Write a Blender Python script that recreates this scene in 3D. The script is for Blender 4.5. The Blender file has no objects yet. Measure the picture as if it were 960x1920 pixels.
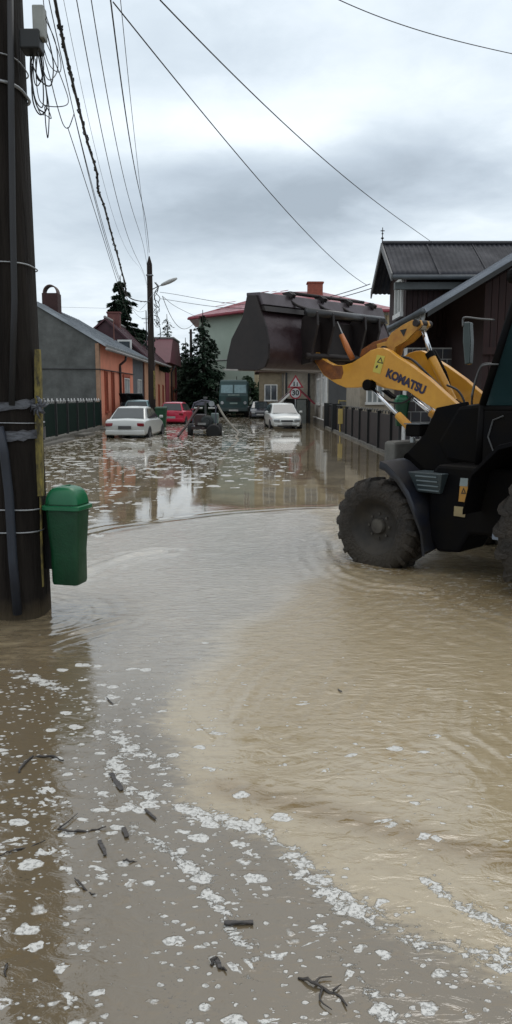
import bpy, math, random
import numpy as np
from mathutils import Vector, Matrix
random.seed(11)
rng = np.random.default_rng(5)
C = bpy.context.scene.collection
PI = math.pi
R = math.radians

# ------------------------------------------------------------ camera model
FPX = 1440.0; PITCH = R(8.5); CAMH = 1.6
def ray(u, v):
    x = (u-480)/FPX; y = (960-v)/FPX
    return (x, math.cos(PITCH)+y*math.sin(PITCH), -math.sin(PITCH)+y*math.cos(PITCH))
def at(u, v, Y):
    d = ray(u, v); t = Y/d[1]
    return (d[0]*t, Y, CAMH+d[2]*t)
def gnd(u, v, z=0.0):
    d = ray(u, v); t = (z-CAMH)/d[2]
    return (d[0]*t, d[1]*t)
def on_plane(u, v, A, B):
    d = ray(u, v); nx, ny = (B[1]-A[1]), -(B[0]-A[0])
    t = (A[0]*nx+A[1]*ny)/(d[0]*nx+d[1]*ny)
    return (d[0]*t, d[1]*t, CAMH+d[2]*t)

# ------------------------------------------------------------ materials
MATS = {}
def mat(name, col, rough=.6, metal=0., col2=None, nscale=3., bump=0., bscale=40., spec=.5, stretch=(1,1,1), amount=1., rvar=0., trans=0., ior=1.45, coat=0., mud=0., mudk=1.):
    if name in MATS: return MATS[name]
    m = bpy.data.materials.new(name); m.use_nodes = True
    nt = m.node_tree; b = nt.nodes['Principled BSDF']
    b.inputs['Base Color'].default_value = (*col, 1)
    b.inputs['Roughness'].default_value = rough; b.inputs['Metallic'].default_value = metal
    b.inputs['Specular IOR Level'].default_value = spec; b.inputs['IOR'].default_value = ior
    b.inputs['Transmission Weight'].default_value = trans
    b.inputs['Coat Weight'].default_value = coat
    tc = nt.nodes.new('ShaderNodeTexCoord'); mp = nt.nodes.new('ShaderNodeMapping')
    mp.inputs['Scale'].default_value = stretch
    nt.links.new(tc.outputs['Object'], mp.inputs[0])
    if col2 is None: col2 = tuple(c*.72 for c in col)
    n = nt.nodes.new('ShaderNodeTexNoise'); n.inputs['Scale'].default_value = nscale
    n.inputs['Detail'].default_value = 6; n.inputs['Roughness'].default_value = .65
    nt.links.new(mp.outputs[0], n.inputs['Vector'])
    cr = nt.nodes.new('ShaderNodeMapRange'); cr.inputs[1].default_value = .36; cr.inputs[2].default_value = .64
    cr.inputs[4].default_value = amount
    nt.links.new(n.outputs['Fac'], cr.inputs[0])
    mx = nt.nodes.new('ShaderNodeMix'); mx.data_type = 'RGBA'
    mx.inputs[6].default_value = (*col, 1); mx.inputs[7].default_value = (*col2, 1)
    nt.links.new(cr.outputs[0], mx.inputs[0]); nt.links.new(mx.outputs[2], b.inputs['Base Color'])
    if mud:
        gp = nt.nodes.new('ShaderNodeNewGeometry'); sx = nt.nodes.new('ShaderNodeSeparateXYZ'); nt.links.new(gp.outputs['Position'], sx.inputs[0])
        nz = nt.nodes.new('ShaderNodeTexNoise'); nz.inputs['Scale'].default_value = 7; nz.inputs['Detail'].default_value = 6; nt.links.new(gp.outputs['Position'], nz.inputs['Vector'])
        ma = nt.nodes.new('ShaderNodeMath'); ma.operation = 'MULTIPLY_ADD'; ma.inputs[1].default_value = -mud*1.3; nt.links.new(nz.outputs['Fac'], ma.inputs[0]); nt.links.new(sx.outputs[2], ma.inputs[2])
        mr = nt.nodes.new('ShaderNodeMapRange'); mr.inputs[1].default_value = mud*.4; mr.inputs[2].default_value = -mud*.35; mr.inputs[4].default_value = .8; nt.links.new(ma.outputs[0], mr.inputs[0])
        m3 = nt.nodes.new('ShaderNodeMix'); m3.data_type = 'RGBA'; m3.inputs[7].default_value = (.105*mudk,.080*mudk,.050*mudk,1)
        nt.links.new(mr.outputs[0], m3.inputs[0]); nt.links.new(mx.outputs[2], m3.inputs[6]); nt.links.new(m3.outputs[2], b.inputs['Base Color'])
    if rvar:
        r2 = nt.nodes.new('ShaderNodeMapRange'); r2.inputs[1].default_value = .3; r2.inputs[2].default_value = .7
        r2.inputs[3].default_value = max(.02, rough-rvar); r2.inputs[4].default_value = min(1, rough+rvar)
        nt.links.new(n.outputs['Fac'], r2.inputs[0]); nt.links.new(r2.outputs[0], b.inputs['Roughness'])
    if bump:
        n2 = nt.nodes.new('ShaderNodeTexNoise'); n2.inputs['Scale'].default_value = bscale; n2.inputs['Detail'].default_value = 5
        nt.links.new(mp.outputs[0], n2.inputs['Vector'])
        bp = nt.nodes.new('ShaderNodeBump'); bp.inputs['Strength'].default_value = min(1, bump); bp.inputs['Distance'].default_value = .02*max(1, bump)
        nt.links.new(n2.outputs['Fac'], bp.inputs['Height']); nt.links.new(bp.outputs[0], b.inputs['Normal'])
    MATS[name] = m
    return m

# ------------------------------------------------------------ mesh builder
OFF = {}
def sub(a, b): return (a[0]-b[0], a[1]-b[1], a[2]-b[2])
class MB:
    def __init__(s): s.v = []; s.f = []
    def add(s, vs, fs):
        n = len(s.v); s.v += [tuple(p) for p in vs]; s.f += [tuple(i+n for i in f) for f in fs]; return s
    def box(s, c, d, rz=0., rx=0., ry=0., taper=1.):
        M = Matrix.Rotation(rz, 3, 'Z') @ Matrix.Rotation(ry, 3, 'Y') @ Matrix.Rotation(rx, 3, 'X')
        vs = []
        for z in (-.5, .5):
            k = 1 if z < 0 else taper
            for x, y in ((-.5,-.5),(.5,-.5),(.5,.5),(-.5,.5)):
                p = M @ Vector((x*d[0]*k, y*d[1]*k, z*d[2])); vs.append((p.x+c[0], p.y+c[1], p.z+c[2]))
        return s.add(vs, [(3,2,1,0),(4,5,6,7),(0,1,5,4),(1,2,6,5),(2,3,7,6),(3,0,4,7)])
    def bb(s, x0, x1, y0, y1, z0, z1):
        return s.box(((x0+x1)/2,(y0+y1)/2,(z0+z1)/2), (abs(x1-x0),abs(y1-y0),abs(z1-z0)))
    def tube(s, pts, r, n=8, caps=True):
        pts = [Vector(p) for p in pts]; m = len(pts)
        rs = r if isinstance(r, (list, tuple)) else [r]*m
        prev = None; vs = []
        for i, p in enumerate(pts):
            t = (pts[min(i+1,m-1)]-pts[max(i-1,0)])
            if t.length < 1e-9: t = Vector((0,0,1))
            t.normalize()
            if prev is None:
                a = Vector((0,0,1)) if abs(t.z) < .9 else Vector((1,0,0))
                x = t.cross(a).normalized()
            else:
                x = prev - t*prev.dot(t)
                if x.length < 1e-6: x = t.cross(Vector((0,0,1)))
                x.normalize()
            prev = x; y = t.cross(x)
            for k in range(n):
                a = 2*PI*k/n; q = p + (x*math.cos(a)+y*math.sin(a))*rs[i]; vs.append((q.x,q.y,q.z))
        fs = []
        for i in range(m-1):
            for k in range(n):
                fs.append((i*n+k, i*n+(k+1)%n, (i+1)*n+(k+1)%n, (i+1)*n+k))
        if caps: fs.append(tuple(range(n))[::-1]); fs.append(tuple((m-1)*n+k for k in range(n)))
        return s.add(vs, fs)
    def cyl(s, a, b, r0, r1=None, n=12): return s.tube([a, b], [r0, r1 if r1 is not None else r0], n)
    def prism(s, pts, d):
        """pts: list of 3D points of a planar polygon, d: extrusion vector"""
        n = len(pts); top = [(p[0]+d[0], p[1]+d[1], p[2]+d[2]) for p in pts]
        fs = [tuple(range(n))[::-1], tuple(range(n, 2*n))]
        for i in range(n): j = (i+1)%n; fs.append((i, j, n+j, n+i))
        return s.add(list(pts)+top, fs)
    def loft(s, rings, close=True, caps=True):
        n = len(rings[0]); vs = [p for r in rings for p in r]; fs = []
        for i in range(len(rings)-1):
            for k in range(n if close else n-1):
                fs.append((i*n+k, i*n+(k+1)%n, (i+1)*n+(k+1)%n, (i+1)*n+k))
        if caps: fs.append(tuple(range(n))[::-1]); fs.append(tuple((len(rings)-1)*n+k for k in range(n)))
        return s.add(vs, fs)
    def lathe(s, prof, c=(0,0,0), axis='z', n=24, hollow=False):
        if hollow: prof = list(prof)+[prof[0]]
        rings = []
        for r, h in prof:
            ring = []
            for k in range(n):
                a = 2*PI*k/n; x, y = r*math.cos(a), r*math.sin(a)
                p = {'z':(x,y,h), 'x':(h,x,y), 'y':(y,h,x)}[axis]
                ring.append((p[0]+c[0], p[1]+c[1], p[2]+c[2]))
            rings.append(ring)
        return s.loft(rings, caps=not hollow)
    def quad(s, a, b, c, d): return s.add([a,b,c,d], [(0,1,2,3)])
    def build(s, name, m, parent=None, world=False, smooth=False, bevel=0., seg=2, subd=0, loc=None, autos=None):
        vs = s.v
        off = (0,0,0)
        if parent is not None and world: off = OFF.get(parent.name, (0,0,0)); vs = [sub(p, off) for p in vs]
        if parent is None and loc is not None: off = loc; vs = [sub(p, off) for p in vs]
        me = bpy.data.meshes.new(name); me.from_pydata(vs, [], s.f); me.update()
        import bmesh
        bm = bmesh.new(); bm.from_mesh(me); bmesh.ops.recalc_face_normals(bm, faces=bm.faces); bm.to_mesh(me); bm.free()
        if smooth or autos:
            me.polygons.foreach_set('use_smooth', [True]*len(me.polygons))
            if autos: me.set_sharp_from_angle(angle=R(autos))
        if m: me.materials.append(m)
        o = bpy.data.objects.new(name, me); C.objects.link(o)
        if parent is not None: o.parent = parent; OFF[o.name] = OFF.get(parent.name, (0,0,0))
        elif loc is not None: o.location = loc; OFF[o.name] = tuple(loc)
        if bevel:
            b = o.modifiers.new('b', 'BEVEL'); b.width = bevel; b.segments = seg; b.limit_method = 'ANGLE'; b.angle_limit = R(35)
        if subd:
            b = o.modifiers.new('s', 'SUBSURF'); b.levels = b.render_levels = subd
        return o
def tag(o, label=None, cat=None, group=None, kind=None):
    if label: o['label'] = label
    if cat: o['category'] = cat
    if group: o['group'] = group
    if kind: o['kind'] = kind
    return o
def empty(name, loc, label, cat, rz=0., group=None):
    o = bpy.data.objects.new(name, None); C.objects.link(o); o.location = loc; o.rotation_euler = (0,0,rz)
    o.empty_display_size = .2
    OFF[o.name] = tuple(loc)
    return tag(o, label, cat, group)
def copy_tree(o, parent=None):
    c = o.copy(); C.objects.link(c)
    if parent is not None: c.parent = parent
    for ch in list(o.children): copy_tree(ch, c)
    return c
def text_geo(s, size=1., bold=0., extrude=.0):
    cu = bpy.data.curves.new('lettering', 'FONT'); cu.body = s; cu.size = size; cu.offset = bold; cu.extrude = extrude
    cu.align_x = 'CENTER'; cu.align_y = 'CENTER'
    ob = bpy.data.objects.new('lettering', cu); C.objects.link(ob)
    dg = bpy.context.evaluated_depsgraph_get(); me = bpy.data.meshes.new_from_object(ob.evaluated_get(dg))
    vs = [tuple(v.co) for v in me.vertices]; fs = [tuple(p.vertices) for p in me.polygons]
    bpy.data.objects.remove(ob); bpy.data.curves.remove(cu); bpy.data.meshes.remove(me)
    return vs, fs
def spline(pts, k=8):
    out = []; P = [Vector(p) for p in pts]; P = [P[0]*2-P[1]]+P+[P[-1]*2-P[-2]]
    for i in range(1, len(P)-2):
        for j in range(k):
            t = j/k; a,b,c,d = P[i-1],P[i],P[i+1],P[i+2]
            out.append(tuple(.5*((2*b)+(c-a)*t+(2*a-5*b+4*c-d)*t*t+(3*b-a-3*c+d)*t**3)))
    out.append(tuple(P[-2])); return out

# ------------------------------------------------------------ window helper (building parts)
def window(par, c, tx, w, h, frame, glass, n, depth=.05, bars=1, fw=.07, name='window', trans=False):
    """c centre on wall plane, tx unit tangent (x,y), n unit normal (x,y)"""
    def P(a, b, d): return (c[0]+tx[0]*a+n[0]*d, c[1]+tx[1]*a+n[1]*d, c[2]+b)
    def slab(mb, a0, a1, b0, b1, d0, d1):
        mb.prism([P(a0,b0,d0),P(a1,b0,d0),P(a1,b1,d0),P(a0,b1,d0)], (n[0]*(d1-d0), n[1]*(d1-d0), 0))
    f = MB()
    slab(f, -w/2,w/2,h/2-fw,h/2,-.02,depth); slab(f,-w/2-.04,w/2+.04,-h/2-.04,-h/2+fw,-.02,depth+.03)
    slab(f, -w/2,-w/2+fw,-h/2+fw,h/2-fw,-.02,depth); slab(f, w/2-fw,w/2,-h/2+fw,h/2-fw,-.02,depth)
    for k in range(bars):
        x = -w/2+fw+(w-2*fw)*(k+1)/(bars+1); slab(f, x-.03, x+.03, -h/2+fw, h/2-fw, -.02, depth-.012)
    if trans: slab(f, -w/2+fw, w/2-fw, h*.2-.03, h*.2+.03, -.02, depth-.016)
    fo = f.build(name, frame, par, world=True)
    g = MB(); slab(g, -w/2+fw*.6, w/2-fw*.6, -h/2+fw*.6, h/2-fw*.6, -.01, .012)
    g.build('pane', glass, fo, world=True)
    return fo
# ------------------------------------------------------------ scene, camera, light
scn = bpy.context.scene
cam = bpy.data.cameras.new('camera'); camo = bpy.data.objects.new('camera', cam); C.objects.link(camo)
camo.location = (0,0,CAMH); camo.rotation_euler = (PI/2-PITCH, 0, 0)
cam.sensor_fit = 'VERTICAL'; cam.sensor_height = 24; cam.lens = 24*FPX/1920
cam.clip_end = 3000; cam.clip_start = .05
scn.camera = camo
scn.view_settings.view_transform = 'Standard'; scn.view_settings.look = 'None'
scn.view_settings.gamma = 1; scn.view_settings.use_curve_mapping = False; scn.view_settings.exposure = 0

SUN_EL, SUN_ROT = R(58), R(20)
w = bpy.data.worlds.new('World'); scn.world = w; w.use_nodes = True
nt = w.node_tree; N = nt.nodes; L = nt.links
for n in list(N): N.remove(n)
out = N.new('ShaderNodeOutputWorld'); bg = N.new('ShaderNodeBackground'); bg.inputs['Strength'].default_value = .15
L.new(bg.outputs[0], out.inputs[0])
sky = N.new('ShaderNodeTexSky'); sky.sky_type = 'NISHITA'; sky.sun_disc = False
sky.sun_elevation = SUN_EL; sky.sun_rotation = SUN_ROT; sky.air_density = 1.5; sky.dust_density = 3
tc = N.new('ShaderNodeTexCoord')
def math_n(op, a, b=None, c=None):
    n = N.new('ShaderNodeMath'); n.operation = op
    for i, x in enumerate((a, b, c)):
        if x is None: continue
        if isinstance(x, (int, float)): n.inputs[i].default_value = x
        else: L.new(x, n.inputs[i])
    return n.outputs[0]
sep = N.new('ShaderNodeSeparateXYZ'); L.new(tc.outputs['Generated'], sep.inputs[0])
dx, dy, dz = sep.outputs
# planar cloud-deck coordinates
zz = math_n('ADD', math_n('MAXIMUM', dz, 0.0), .16)
cx = math_n('DIVIDE', dx, zz); cy = math_n('DIVIDE', dy, zz)
cmb = N.new('ShaderNodeCombineXYZ'); L.new(cx, cmb.inputs[0]); L.new(cy, cmb.inputs[1])
def noise_n(scale, detail, rough, off, dist=0.):
    mp = N.new('ShaderNodeMapping'); mp.inputs['Location'].default_value = off; L.new(cmb.outputs[0], mp.inputs[0])
    n = N.new('ShaderNodeTexNoise'); n.inputs['Scale'].default_value = scale; n.inputs['Detail'].default_value = detail
    n.inputs['Roughness'].default_value = rough; n.inputs['Distortion'].default_value = dist; L.new(mp.outputs[0], n.inputs['Vector'])
    return n.outputs['Fac']
n1 = noise_n(.9, 7, .5, (3.1, 1.7, 0), .3); n2 = noise_n(2.6, 6, .55, (7.3, 2.2, 0), .2)
az = math_n('ADD', math_n('DIVIDE', dx, math_n('MAXIMUM', dy, .2)), math_n('MULTIPLY', math_n('SUBTRACT', n2, .5), .3))
el = math_n('ADD', dz, math_n('MULTIPLY', math_n('SUBTRACT', n1, .5), .10))
def blob(u, v, sx, sy, amp, rot=0.):
    d = ray(u, v); l = math.sqrt(sum(q*q for q in d)); a0, e0 = d[0]/d[1], d[2]/l
    da = math_n('SUBTRACT', az, a0); de = math_n('SUBTRACT', el, e0)
    c_, s_ = math.cos(rot), math.sin(rot)
    p = math_n('DIVIDE', math_n('ADD', math_n('MULTIPLY', da, c_), math_n('MULTIPLY', de, s_)), sx)
    q = math_n('DIVIDE', math_n('SUBTRACT', math_n('MULTIPLY', de, c_), math_n('MULTIPLY', da, s_)), sy)
    r2 = math_n('ADD', math_n('MULTIPLY', p, p), math_n('MULTIPLY', q, q))
    g = math_n('POWER', 2.718, math_n('MULTIPLY', r2, -1.0))
    front = math_n('GREATER_THAN', dy, 0.0)
    return math_n('MULTIPLY', math_n('MULTIPLY', g, amp), front)
v = math_n('ADD', .77, math_n('MULTIPLY', math_n('SUBTRACT', n1, .5), .42))
v = math_n('ADD', v, math_n('MULTIPLY', math_n('SUBTRACT', n2, .5), .30))
for b in [(640,345,.20,.045,-.33,.22), (480,420,.22,.045,-.24,.10), (300,410,.20,.05,-.13,0), (860,330,.15,.035,-.16,0), (330,70,.10,.07,-.12,.3),
          (450,270,.16,.04,.26,0), (760,210,.25,.045,.12,0), (120,270,.12,.06,.14,0), (800,520,.3,.03,-.06,0), (420,520,.25,.03,.08,0)]:
    v = math_n('ADD', v, blob(*b))
# overcast sky grows brighter towards the zenith
v = math_n('ADD', v, math_n('MULTIPLY', math_n('MAXIMUM', math_n('SUBTRACT', dz, .38), 0.0), .9))
n3 = noise_n(6.5, 6, .6, (1.3, 9.2, 0), .4)
v = math_n('ADD', v, math_n('MULTIPLY', math_n('SUBTRACT', n3, .5), .22))
cr = N.new('ShaderNodeValToRGB'); L.new(math_n('MULTIPLY', v, .6), cr.inputs[0])
e = cr.color_ramp.elements; e[0].position = .12; e[0].color = (2.7,3.2,3.75,1); e[1].position = .54; e[1].color = (6.4,7.0,7.5,1)
x = e.new(.28); x.color = (3.75,4.35,5.0,1); x = e.new(.42); x.color = (4.9,5.55,6.15,1); x = e.new(.75); x.color = (8.4,8.6,8.7,1)
mx = N.new('ShaderNodeMix'); mx.data_type = 'RGBA'; mx.inputs[0].default_value = .95
L.new(sky.outputs[0], mx.inputs[6]); L.new(cr.outputs[0], mx.inputs[7]); L.new(mx.outputs[2], bg.inputs['Color'])
w.cycles.sampling_method = 'MANUAL'; w.cycles.sample_map_resolution = 512

sl = bpy.data.lights.new('sun', 'SUN'); sl.energy = .5; sl.angle = R(25); sl.color = (1, .97, .93)
so = bpy.data.objects.new('sun', sl); C.objects.link(so)
dvec = Vector((math.sin(SUN_ROT)*math.cos(SUN_EL), math.cos(SUN_ROT)*math.cos(SUN_EL), math.sin(SUN_EL)))
so.rotation_euler = dvec.to_track_quat('Z', 'Y').to_euler()

# ------------------------------------------------------------ water: one sheet with flow, wakes and ripples as geometry
def axis(segs):
    a = []
    for x0, x1, st in segs:
        k = max(1, int(round((x1-x0)/st))); a += list(np.linspace(x0, x1, k, endpoint=False))
    a.append(segs[-1][1]); return np.array(a)
ys = axis([(-30,-4,4),(-4,1.5,.25),(1.5,3.6,.012),(3.6,6.5,.018),(6.5,11.5,.03),(11.5,20,.07),(20,48,.2),(48,120,2),(120,900,60)])
xs = axis([(-600,-40,56),(-40,-10,2),(-10,-3,.14),(-3,-1.3,.03),(-1.3,1.3,.014),(1.3,3.6,.025),(3.6,5,.14),(5,30,2),(30,600,57)])
X, Y = np.meshgrid(xs, ys); nx_, ny_ = len(xs), len(ys)
def sstep(a, b, t): t = np.clip((t-a)/(b-a), 0, 1); return t*t*(3-2*t)
def polydist(pts):
    D = np.full(X.shape, 1e9); S = np.zeros(X.shape)
    acc = 0
    for (x0,y0),(x1,y1) in zip(pts[:-1], pts[1:]):
        l = math.hypot(x1-x0,y1-y0); t = np.clip(((X-x0)*(x1-x0)+(Y-y0)*(y1-y0))/l**2, 0, 1)
        px_, py_ = X-(x0+t*(x1-x0)), Y-(y0+t*(y1-y0)); d = np.hypot(px_, py_)
        side = np.sign((x1-x0)*(Y-y0)-(y1-y0)*(X-x0))
        m = d < np.abs(D); D = np.where(m, d*np.where(side==0,1,side), D); S = np.where(m, acc+t*l, S); acc += l
    return D, S
def sines(kmin, kmax, n, spread, seed, ang0=PI/2):
    r = np.random.default_rng(seed); Z = np.zeros(X.shape)
    for _ in range(n):
        k = 2*PI/np.exp(r.uniform(np.log(kmin), np.log(kmax))); a = ang0+r.normal(0, spread); ph = r.uniform(0, 2*PI)
        Z += np.sin(k*(X*math.cos(a)+Y*math.sin(a))+ph)*(2*PI/k)
    return Z/math.sqrt(n)
warp = .12*np.sin(X*2.3+Y*.7)+.06*np.sin(X*5.1-Y*1.9+1)
# line where the flowing, rippled water meets the calm street water
edge = np.interp(X, [gnd(*q)[0] for q in [(-300,1100),(0,1045),(160,1008),(300,985),(440,965),(620,955),(700,940)]]+[2.5,9], [gnd(*q)[1] for q in [(-300,1100),(0,1045),(160,1008),(300,985),(440,965),(620,955),(700,940)]]+[12.3,13.5])
flow = 1-sstep(-.1, .25, Y-edge+warp*.5)
ripple = flow*sstep(3.1, 4.6, Y+.35*X)*(.5+.5*sstep(4.5,7,Y))*(1-(1-sstep(-1.15,-.75,X))*(1-sstep(5.6,6.4,Y)))
tanband = polydist([gnd(*q) for q in [(330,1455),(420,1478),(560,1508),(700,1548),(830,1580),(980,1612),(1200,1680)]])
tb = np.exp(-(tanband[0]/.085)**2)*sstep(0,.3,tanband[1])
right = sstep(-.10,.16, X+.03*np.sin(Y*9)+.05*np.sin(Y*4+X*3)-np.interp(Y,[1.5,2.0,2.4,2.85,3.3,4.0,5.2,6.5,8],[1.2,.55,.18,-.28,-.42,-.42,-.05,.45,.8]))*flow
zmesh = np.zeros(X.shape)
zmesh += ripple*.0052*sines(.10,.42,40,.8,1)
zmesh += ripple*.0045*sines(.10,.3,26,.9,2)
zmesh += right*(1-ripple*.6)*.0016*sines(.09,.4,30,.6,3,ang0=PI/2-.5)*sstep(2.3,3.2,Y)
zmesh += tb*.016*sines(.05,.13,24,.35,4,ang0=PI/2+.45)*1.2
zmesh += (1-flow)*.00035*sines(.5,2.2,16,1.2,5)
zmesh += flow*(1-ripple)*.0022*sines(.14,.6,26,.9,6)
# swooshes left of the flow
for pts, wd, am in [([gnd(*q) for q in [(85,1205),(130,1192),(180,1178),(232,1166)]], .05, .016),
                    ([gnd(*q) for q in [(150,1078),(200,1058),(250,1042),(300,1035)]], .09, .028),
                    ([gnd(*q) for q in [(350,1345),(372,1368),(392,1385)]], .02, .006),
                    ([gnd(*q) for q in [(130,1015),(230,992),(330,979),(440,966),(560,957),(640,955)]], .10, .009)]:
    D, S = polydist(pts); zmesh += am*np.exp(-(D/wd)**2)*sstep(0,.15,S)*(.75+.25*np.sin(S*9))
    zmesh += am*.35*np.exp(-(D/(wd*3))**2)*np.sin(D/wd*2.6)
# wakes round the pole and the loader's wheels
for (x0,y0,r0,am,la,ext) in [(-1.75,5.6,.24,.006,.13,.3),(1.45,7.6,.55,.009,.22,.35),(2.55,6.0,.75,.009,.26,.4)]:
    d = np.hypot(X-x0, Y-y0)-r0
    zmesh += am*np.exp(-np.clip(d,0,9)/ext)*np.sin(d*2*PI/la+1.6*np.sin(3*np.arctan2(Y-y0,X-x0))+1.5*np.sin(X*7+Y*4))*np.clip(d*6,0,1)
churn = np.exp(-(((X-2.0)/1.05)**2+((Y-6.2)/.95)**2))
zmesh += churn*(.012*sines(.09,.34,34,1.6,8)+.006*sines(.07,.15,20,1.6,9))
# mud tint painting in the loader's reflection: 1 = tan, 0 = dull street water
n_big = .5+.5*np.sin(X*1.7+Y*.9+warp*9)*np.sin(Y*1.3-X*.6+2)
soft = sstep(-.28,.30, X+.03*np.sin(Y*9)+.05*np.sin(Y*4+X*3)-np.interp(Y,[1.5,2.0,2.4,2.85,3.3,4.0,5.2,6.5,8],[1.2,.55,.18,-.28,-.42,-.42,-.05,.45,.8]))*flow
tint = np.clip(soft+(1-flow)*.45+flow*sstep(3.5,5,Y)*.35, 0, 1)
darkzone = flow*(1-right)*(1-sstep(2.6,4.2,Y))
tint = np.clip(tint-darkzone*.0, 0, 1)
# foam
bandA, sA = polydist([gnd(*q) for q in [(215,1425),(240,1475),(300,1508),(400,1530),(500,1560),(560,1610),(600,1660),(660,1700),(760,1752),(860,1790),(1100,1835)]])
foamline = np.exp(-(bandA/.05)**2)*(.72+.4*np.sin(sA*7+1)*np.sin(sA*17))
bandB, sB = polydist([gnd(*q) for q in [(800,1650),(870,1700),(960,1745),(1100,1790)]])
foamline = np.maximum(foamline, .75*np.exp(-(bandB/.03)**2))
near = flow*(1-right)*(1-sstep(3.6,4.6,Y))
fleck_near = np.clip(near*1.0 + right*.16*(1-sstep(3.2,5,Y)) , 0, 1)
fleck_near = np.maximum(fleck_near, 1.25*np.exp(-(((X+.75)/.45)**2+((Y-3.6)/.75)**2)))
fleck_far = (1-flow)*sstep(-1.2,-3.2,X+.0*Y)*1.0
fleck_far = np.maximum(fleck_far, (1-flow)*sstep(13,17,Y)*sstep(1.3,-.6,X-(Y-14)*.03)*(1-.6*sstep(33,42,Y)))
flowc = polydist([gnd(*q) for q in [(1300,1260),(1100,1180),(960,1140),(800,1120),(680,1130),(560,1180),(460,1250),(380,1340),(350,1430),(420,1500)]])[0]
zmesh += right*(.0016*np.sin(flowc*2*PI/.13+1.2*np.sin(X*3+Y*5))+.0010*np.sin(flowc*2*PI/.071+1.5*np.sin(X*6-Y*4)))*(.5+.5*np.sin(X*2.1+Y*3.3))*sstep(2.2,3,Y)
D_, S_ = polydist([gnd(*q) for q in [(640,1000),(604,1015),(606,1045),(640,1078),(700,1098),(790,1105)]])
zmesh += .014*np.exp(-(D_/.07)**2)+.006*np.exp(-(D_/.3)**2)*np.sin(D_*40)
for (x0_,y0_,hx,hy,w_) in [(1.19,7.32,-.695,.719,.42),(1.14,7.27,-.695,.719,.4),(2.51,5.84,-.695,.719,.5)]:
    al = (X-x0_)*hx+(Y-y0_)*hy; pe = (X-x0_)*-hy+(Y-y0_)*hx
    churn = np.maximum(churn, 1.0*np.exp(-((np.hypot(np.maximum(np.abs(al)-w_,0), np.maximum(np.abs(pe)-.16,0)))/.11)**2))
trail = np.zeros(X.shape)
for pts_, w_ in [([(60,1480),(150,1500),(260,1560),(380,1640),(520,1700),(640,1790),(720,1900)],.035),([(180,1500),(300,1580),(400,1690),(470,1800),(520,1930)],.03),([(560,1600),(700,1700),(820,1760),(960,1800)],.03),([(0,1250),(90,1280),(180,1330),(230,1400),(330,1440)],.06)]:
    D_, S_ = polydist([gnd(*q) for q in pts_]); trail = np.maximum(trail, np.exp(-(D_/w_)**2)*(.55+.45*np.sin(S_*6+w_*90)))
fleck_near = np.maximum(fleck_near*1.0, 0)+.5*near*np.exp(-((Y-2.9)/.7)**2)
foamline = np.maximum(foamline*.92, trail*.62)
scum = near*(1-sstep(3.3,3.9,Y))
zmesh -= foamline*0
V = np.stack([X, Y, zmesh], -1).reshape(-1, 3)
ii = np.arange(nx_*ny_).reshape(ny_, nx_)
F = np.stack([ii[:-1,:-1], ii[:-1,1:], ii[1:,1:], ii[1:,:-1]], -1).reshape(-1, 4)
me = bpy.data.meshes.new('water'); me.vertices.add(len(V)); me.vertices.foreach_set('co', V.ravel())
me.loops.add(F.size); me.loops.foreach_set('vertex_index', F.ravel().astype(np.int32))
me.polygons.add(len(F)); me.polygons.foreach_set('loop_start', np.arange(0, F.size, 4, dtype=np.int32)); me.polygons.foreach_set('loop_total', np.full(len(F), 4, dtype=np.int32))
me.update(calc_edges=True); me.polygons.foreach_set('use_smooth', [True]*len(F))
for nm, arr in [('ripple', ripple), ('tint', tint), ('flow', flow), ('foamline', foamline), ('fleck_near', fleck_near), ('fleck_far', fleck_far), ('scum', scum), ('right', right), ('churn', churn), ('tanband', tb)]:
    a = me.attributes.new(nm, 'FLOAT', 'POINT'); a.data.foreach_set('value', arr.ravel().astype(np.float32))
water = bpy.data.objects.new('water', me); C.objects.link(water); water['kind'] = 'structure'

wm = bpy.data.materials.new('muddy water'); wm.use_nodes = True; nt = wm.node_tree; N = nt.nodes; L = nt.links
pb = N['Principled BSDF']
def attr(n): a = N.new('ShaderNodeAttribute'); a.attribute_name = n; return a.outputs['Fac']
tc = N.new('ShaderNodeTexCoord')
def wmap(scale=(1,1,1), rot=0., off=(0,0,0)):
    m = N.new('ShaderNodeMapping'); m.inputs['Scale'].default_value = scale; m.inputs['Rotation'].default_value = (0,0,rot); m.inputs['Location'].default_value = off
    L.new(tc.outputs['Object'], m.inputs[0]); return m.outputs[0]
def wnoise(scale, detail=5, rough=.55, stretch=(1,1,1), rot=0., dist=0., off=(0,0,0), out='Fac'):
    n = N.new('ShaderNodeTexNoise'); n.inputs['Scale'].default_value = scale; n.inputs['Detail'].default_value = detail; n.inputs['Roughness'].default_value = rough; n.inputs['Distortion'].default_value = dist
    L.new(wmap(stretch, rot, off), n.inputs['Vector']); return n.outputs[out]
def rng_(x, a, b, c=0., d=1., smooth=True):
    n = N.new('ShaderNodeMapRange'); n.interpolation_type = 'SMOOTHSTEP' if smooth else 'LINEAR'
    L.new(x, n.inputs[0]); 
    for i, q in enumerate((a,b,c,d)):
        if isinstance(q, (int,float)): n.inputs[i+1].default_value = q
        else: L.new(q, n.inputs[i+1])
    return n.outputs[0]
def mixc(f, a, b):
    n = N.new('ShaderNodeMix'); n.data_type = 'RGBA'
    for i, q in ((0,f),(6,a),(7,b)):
        if isinstance(q, tuple): n.inputs[i].default_value = (*q, 1)
        elif isinstance(q, (int,float)): n.inputs[i].default_value = q
        else: L.new(q, n.inputs[i])
    return n.outputs[2]
A = {n: attr(n) for n in ['ripple','tint','flow','foamline','fleck_near','fleck_far','scum','right','churn','tanband']}
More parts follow.
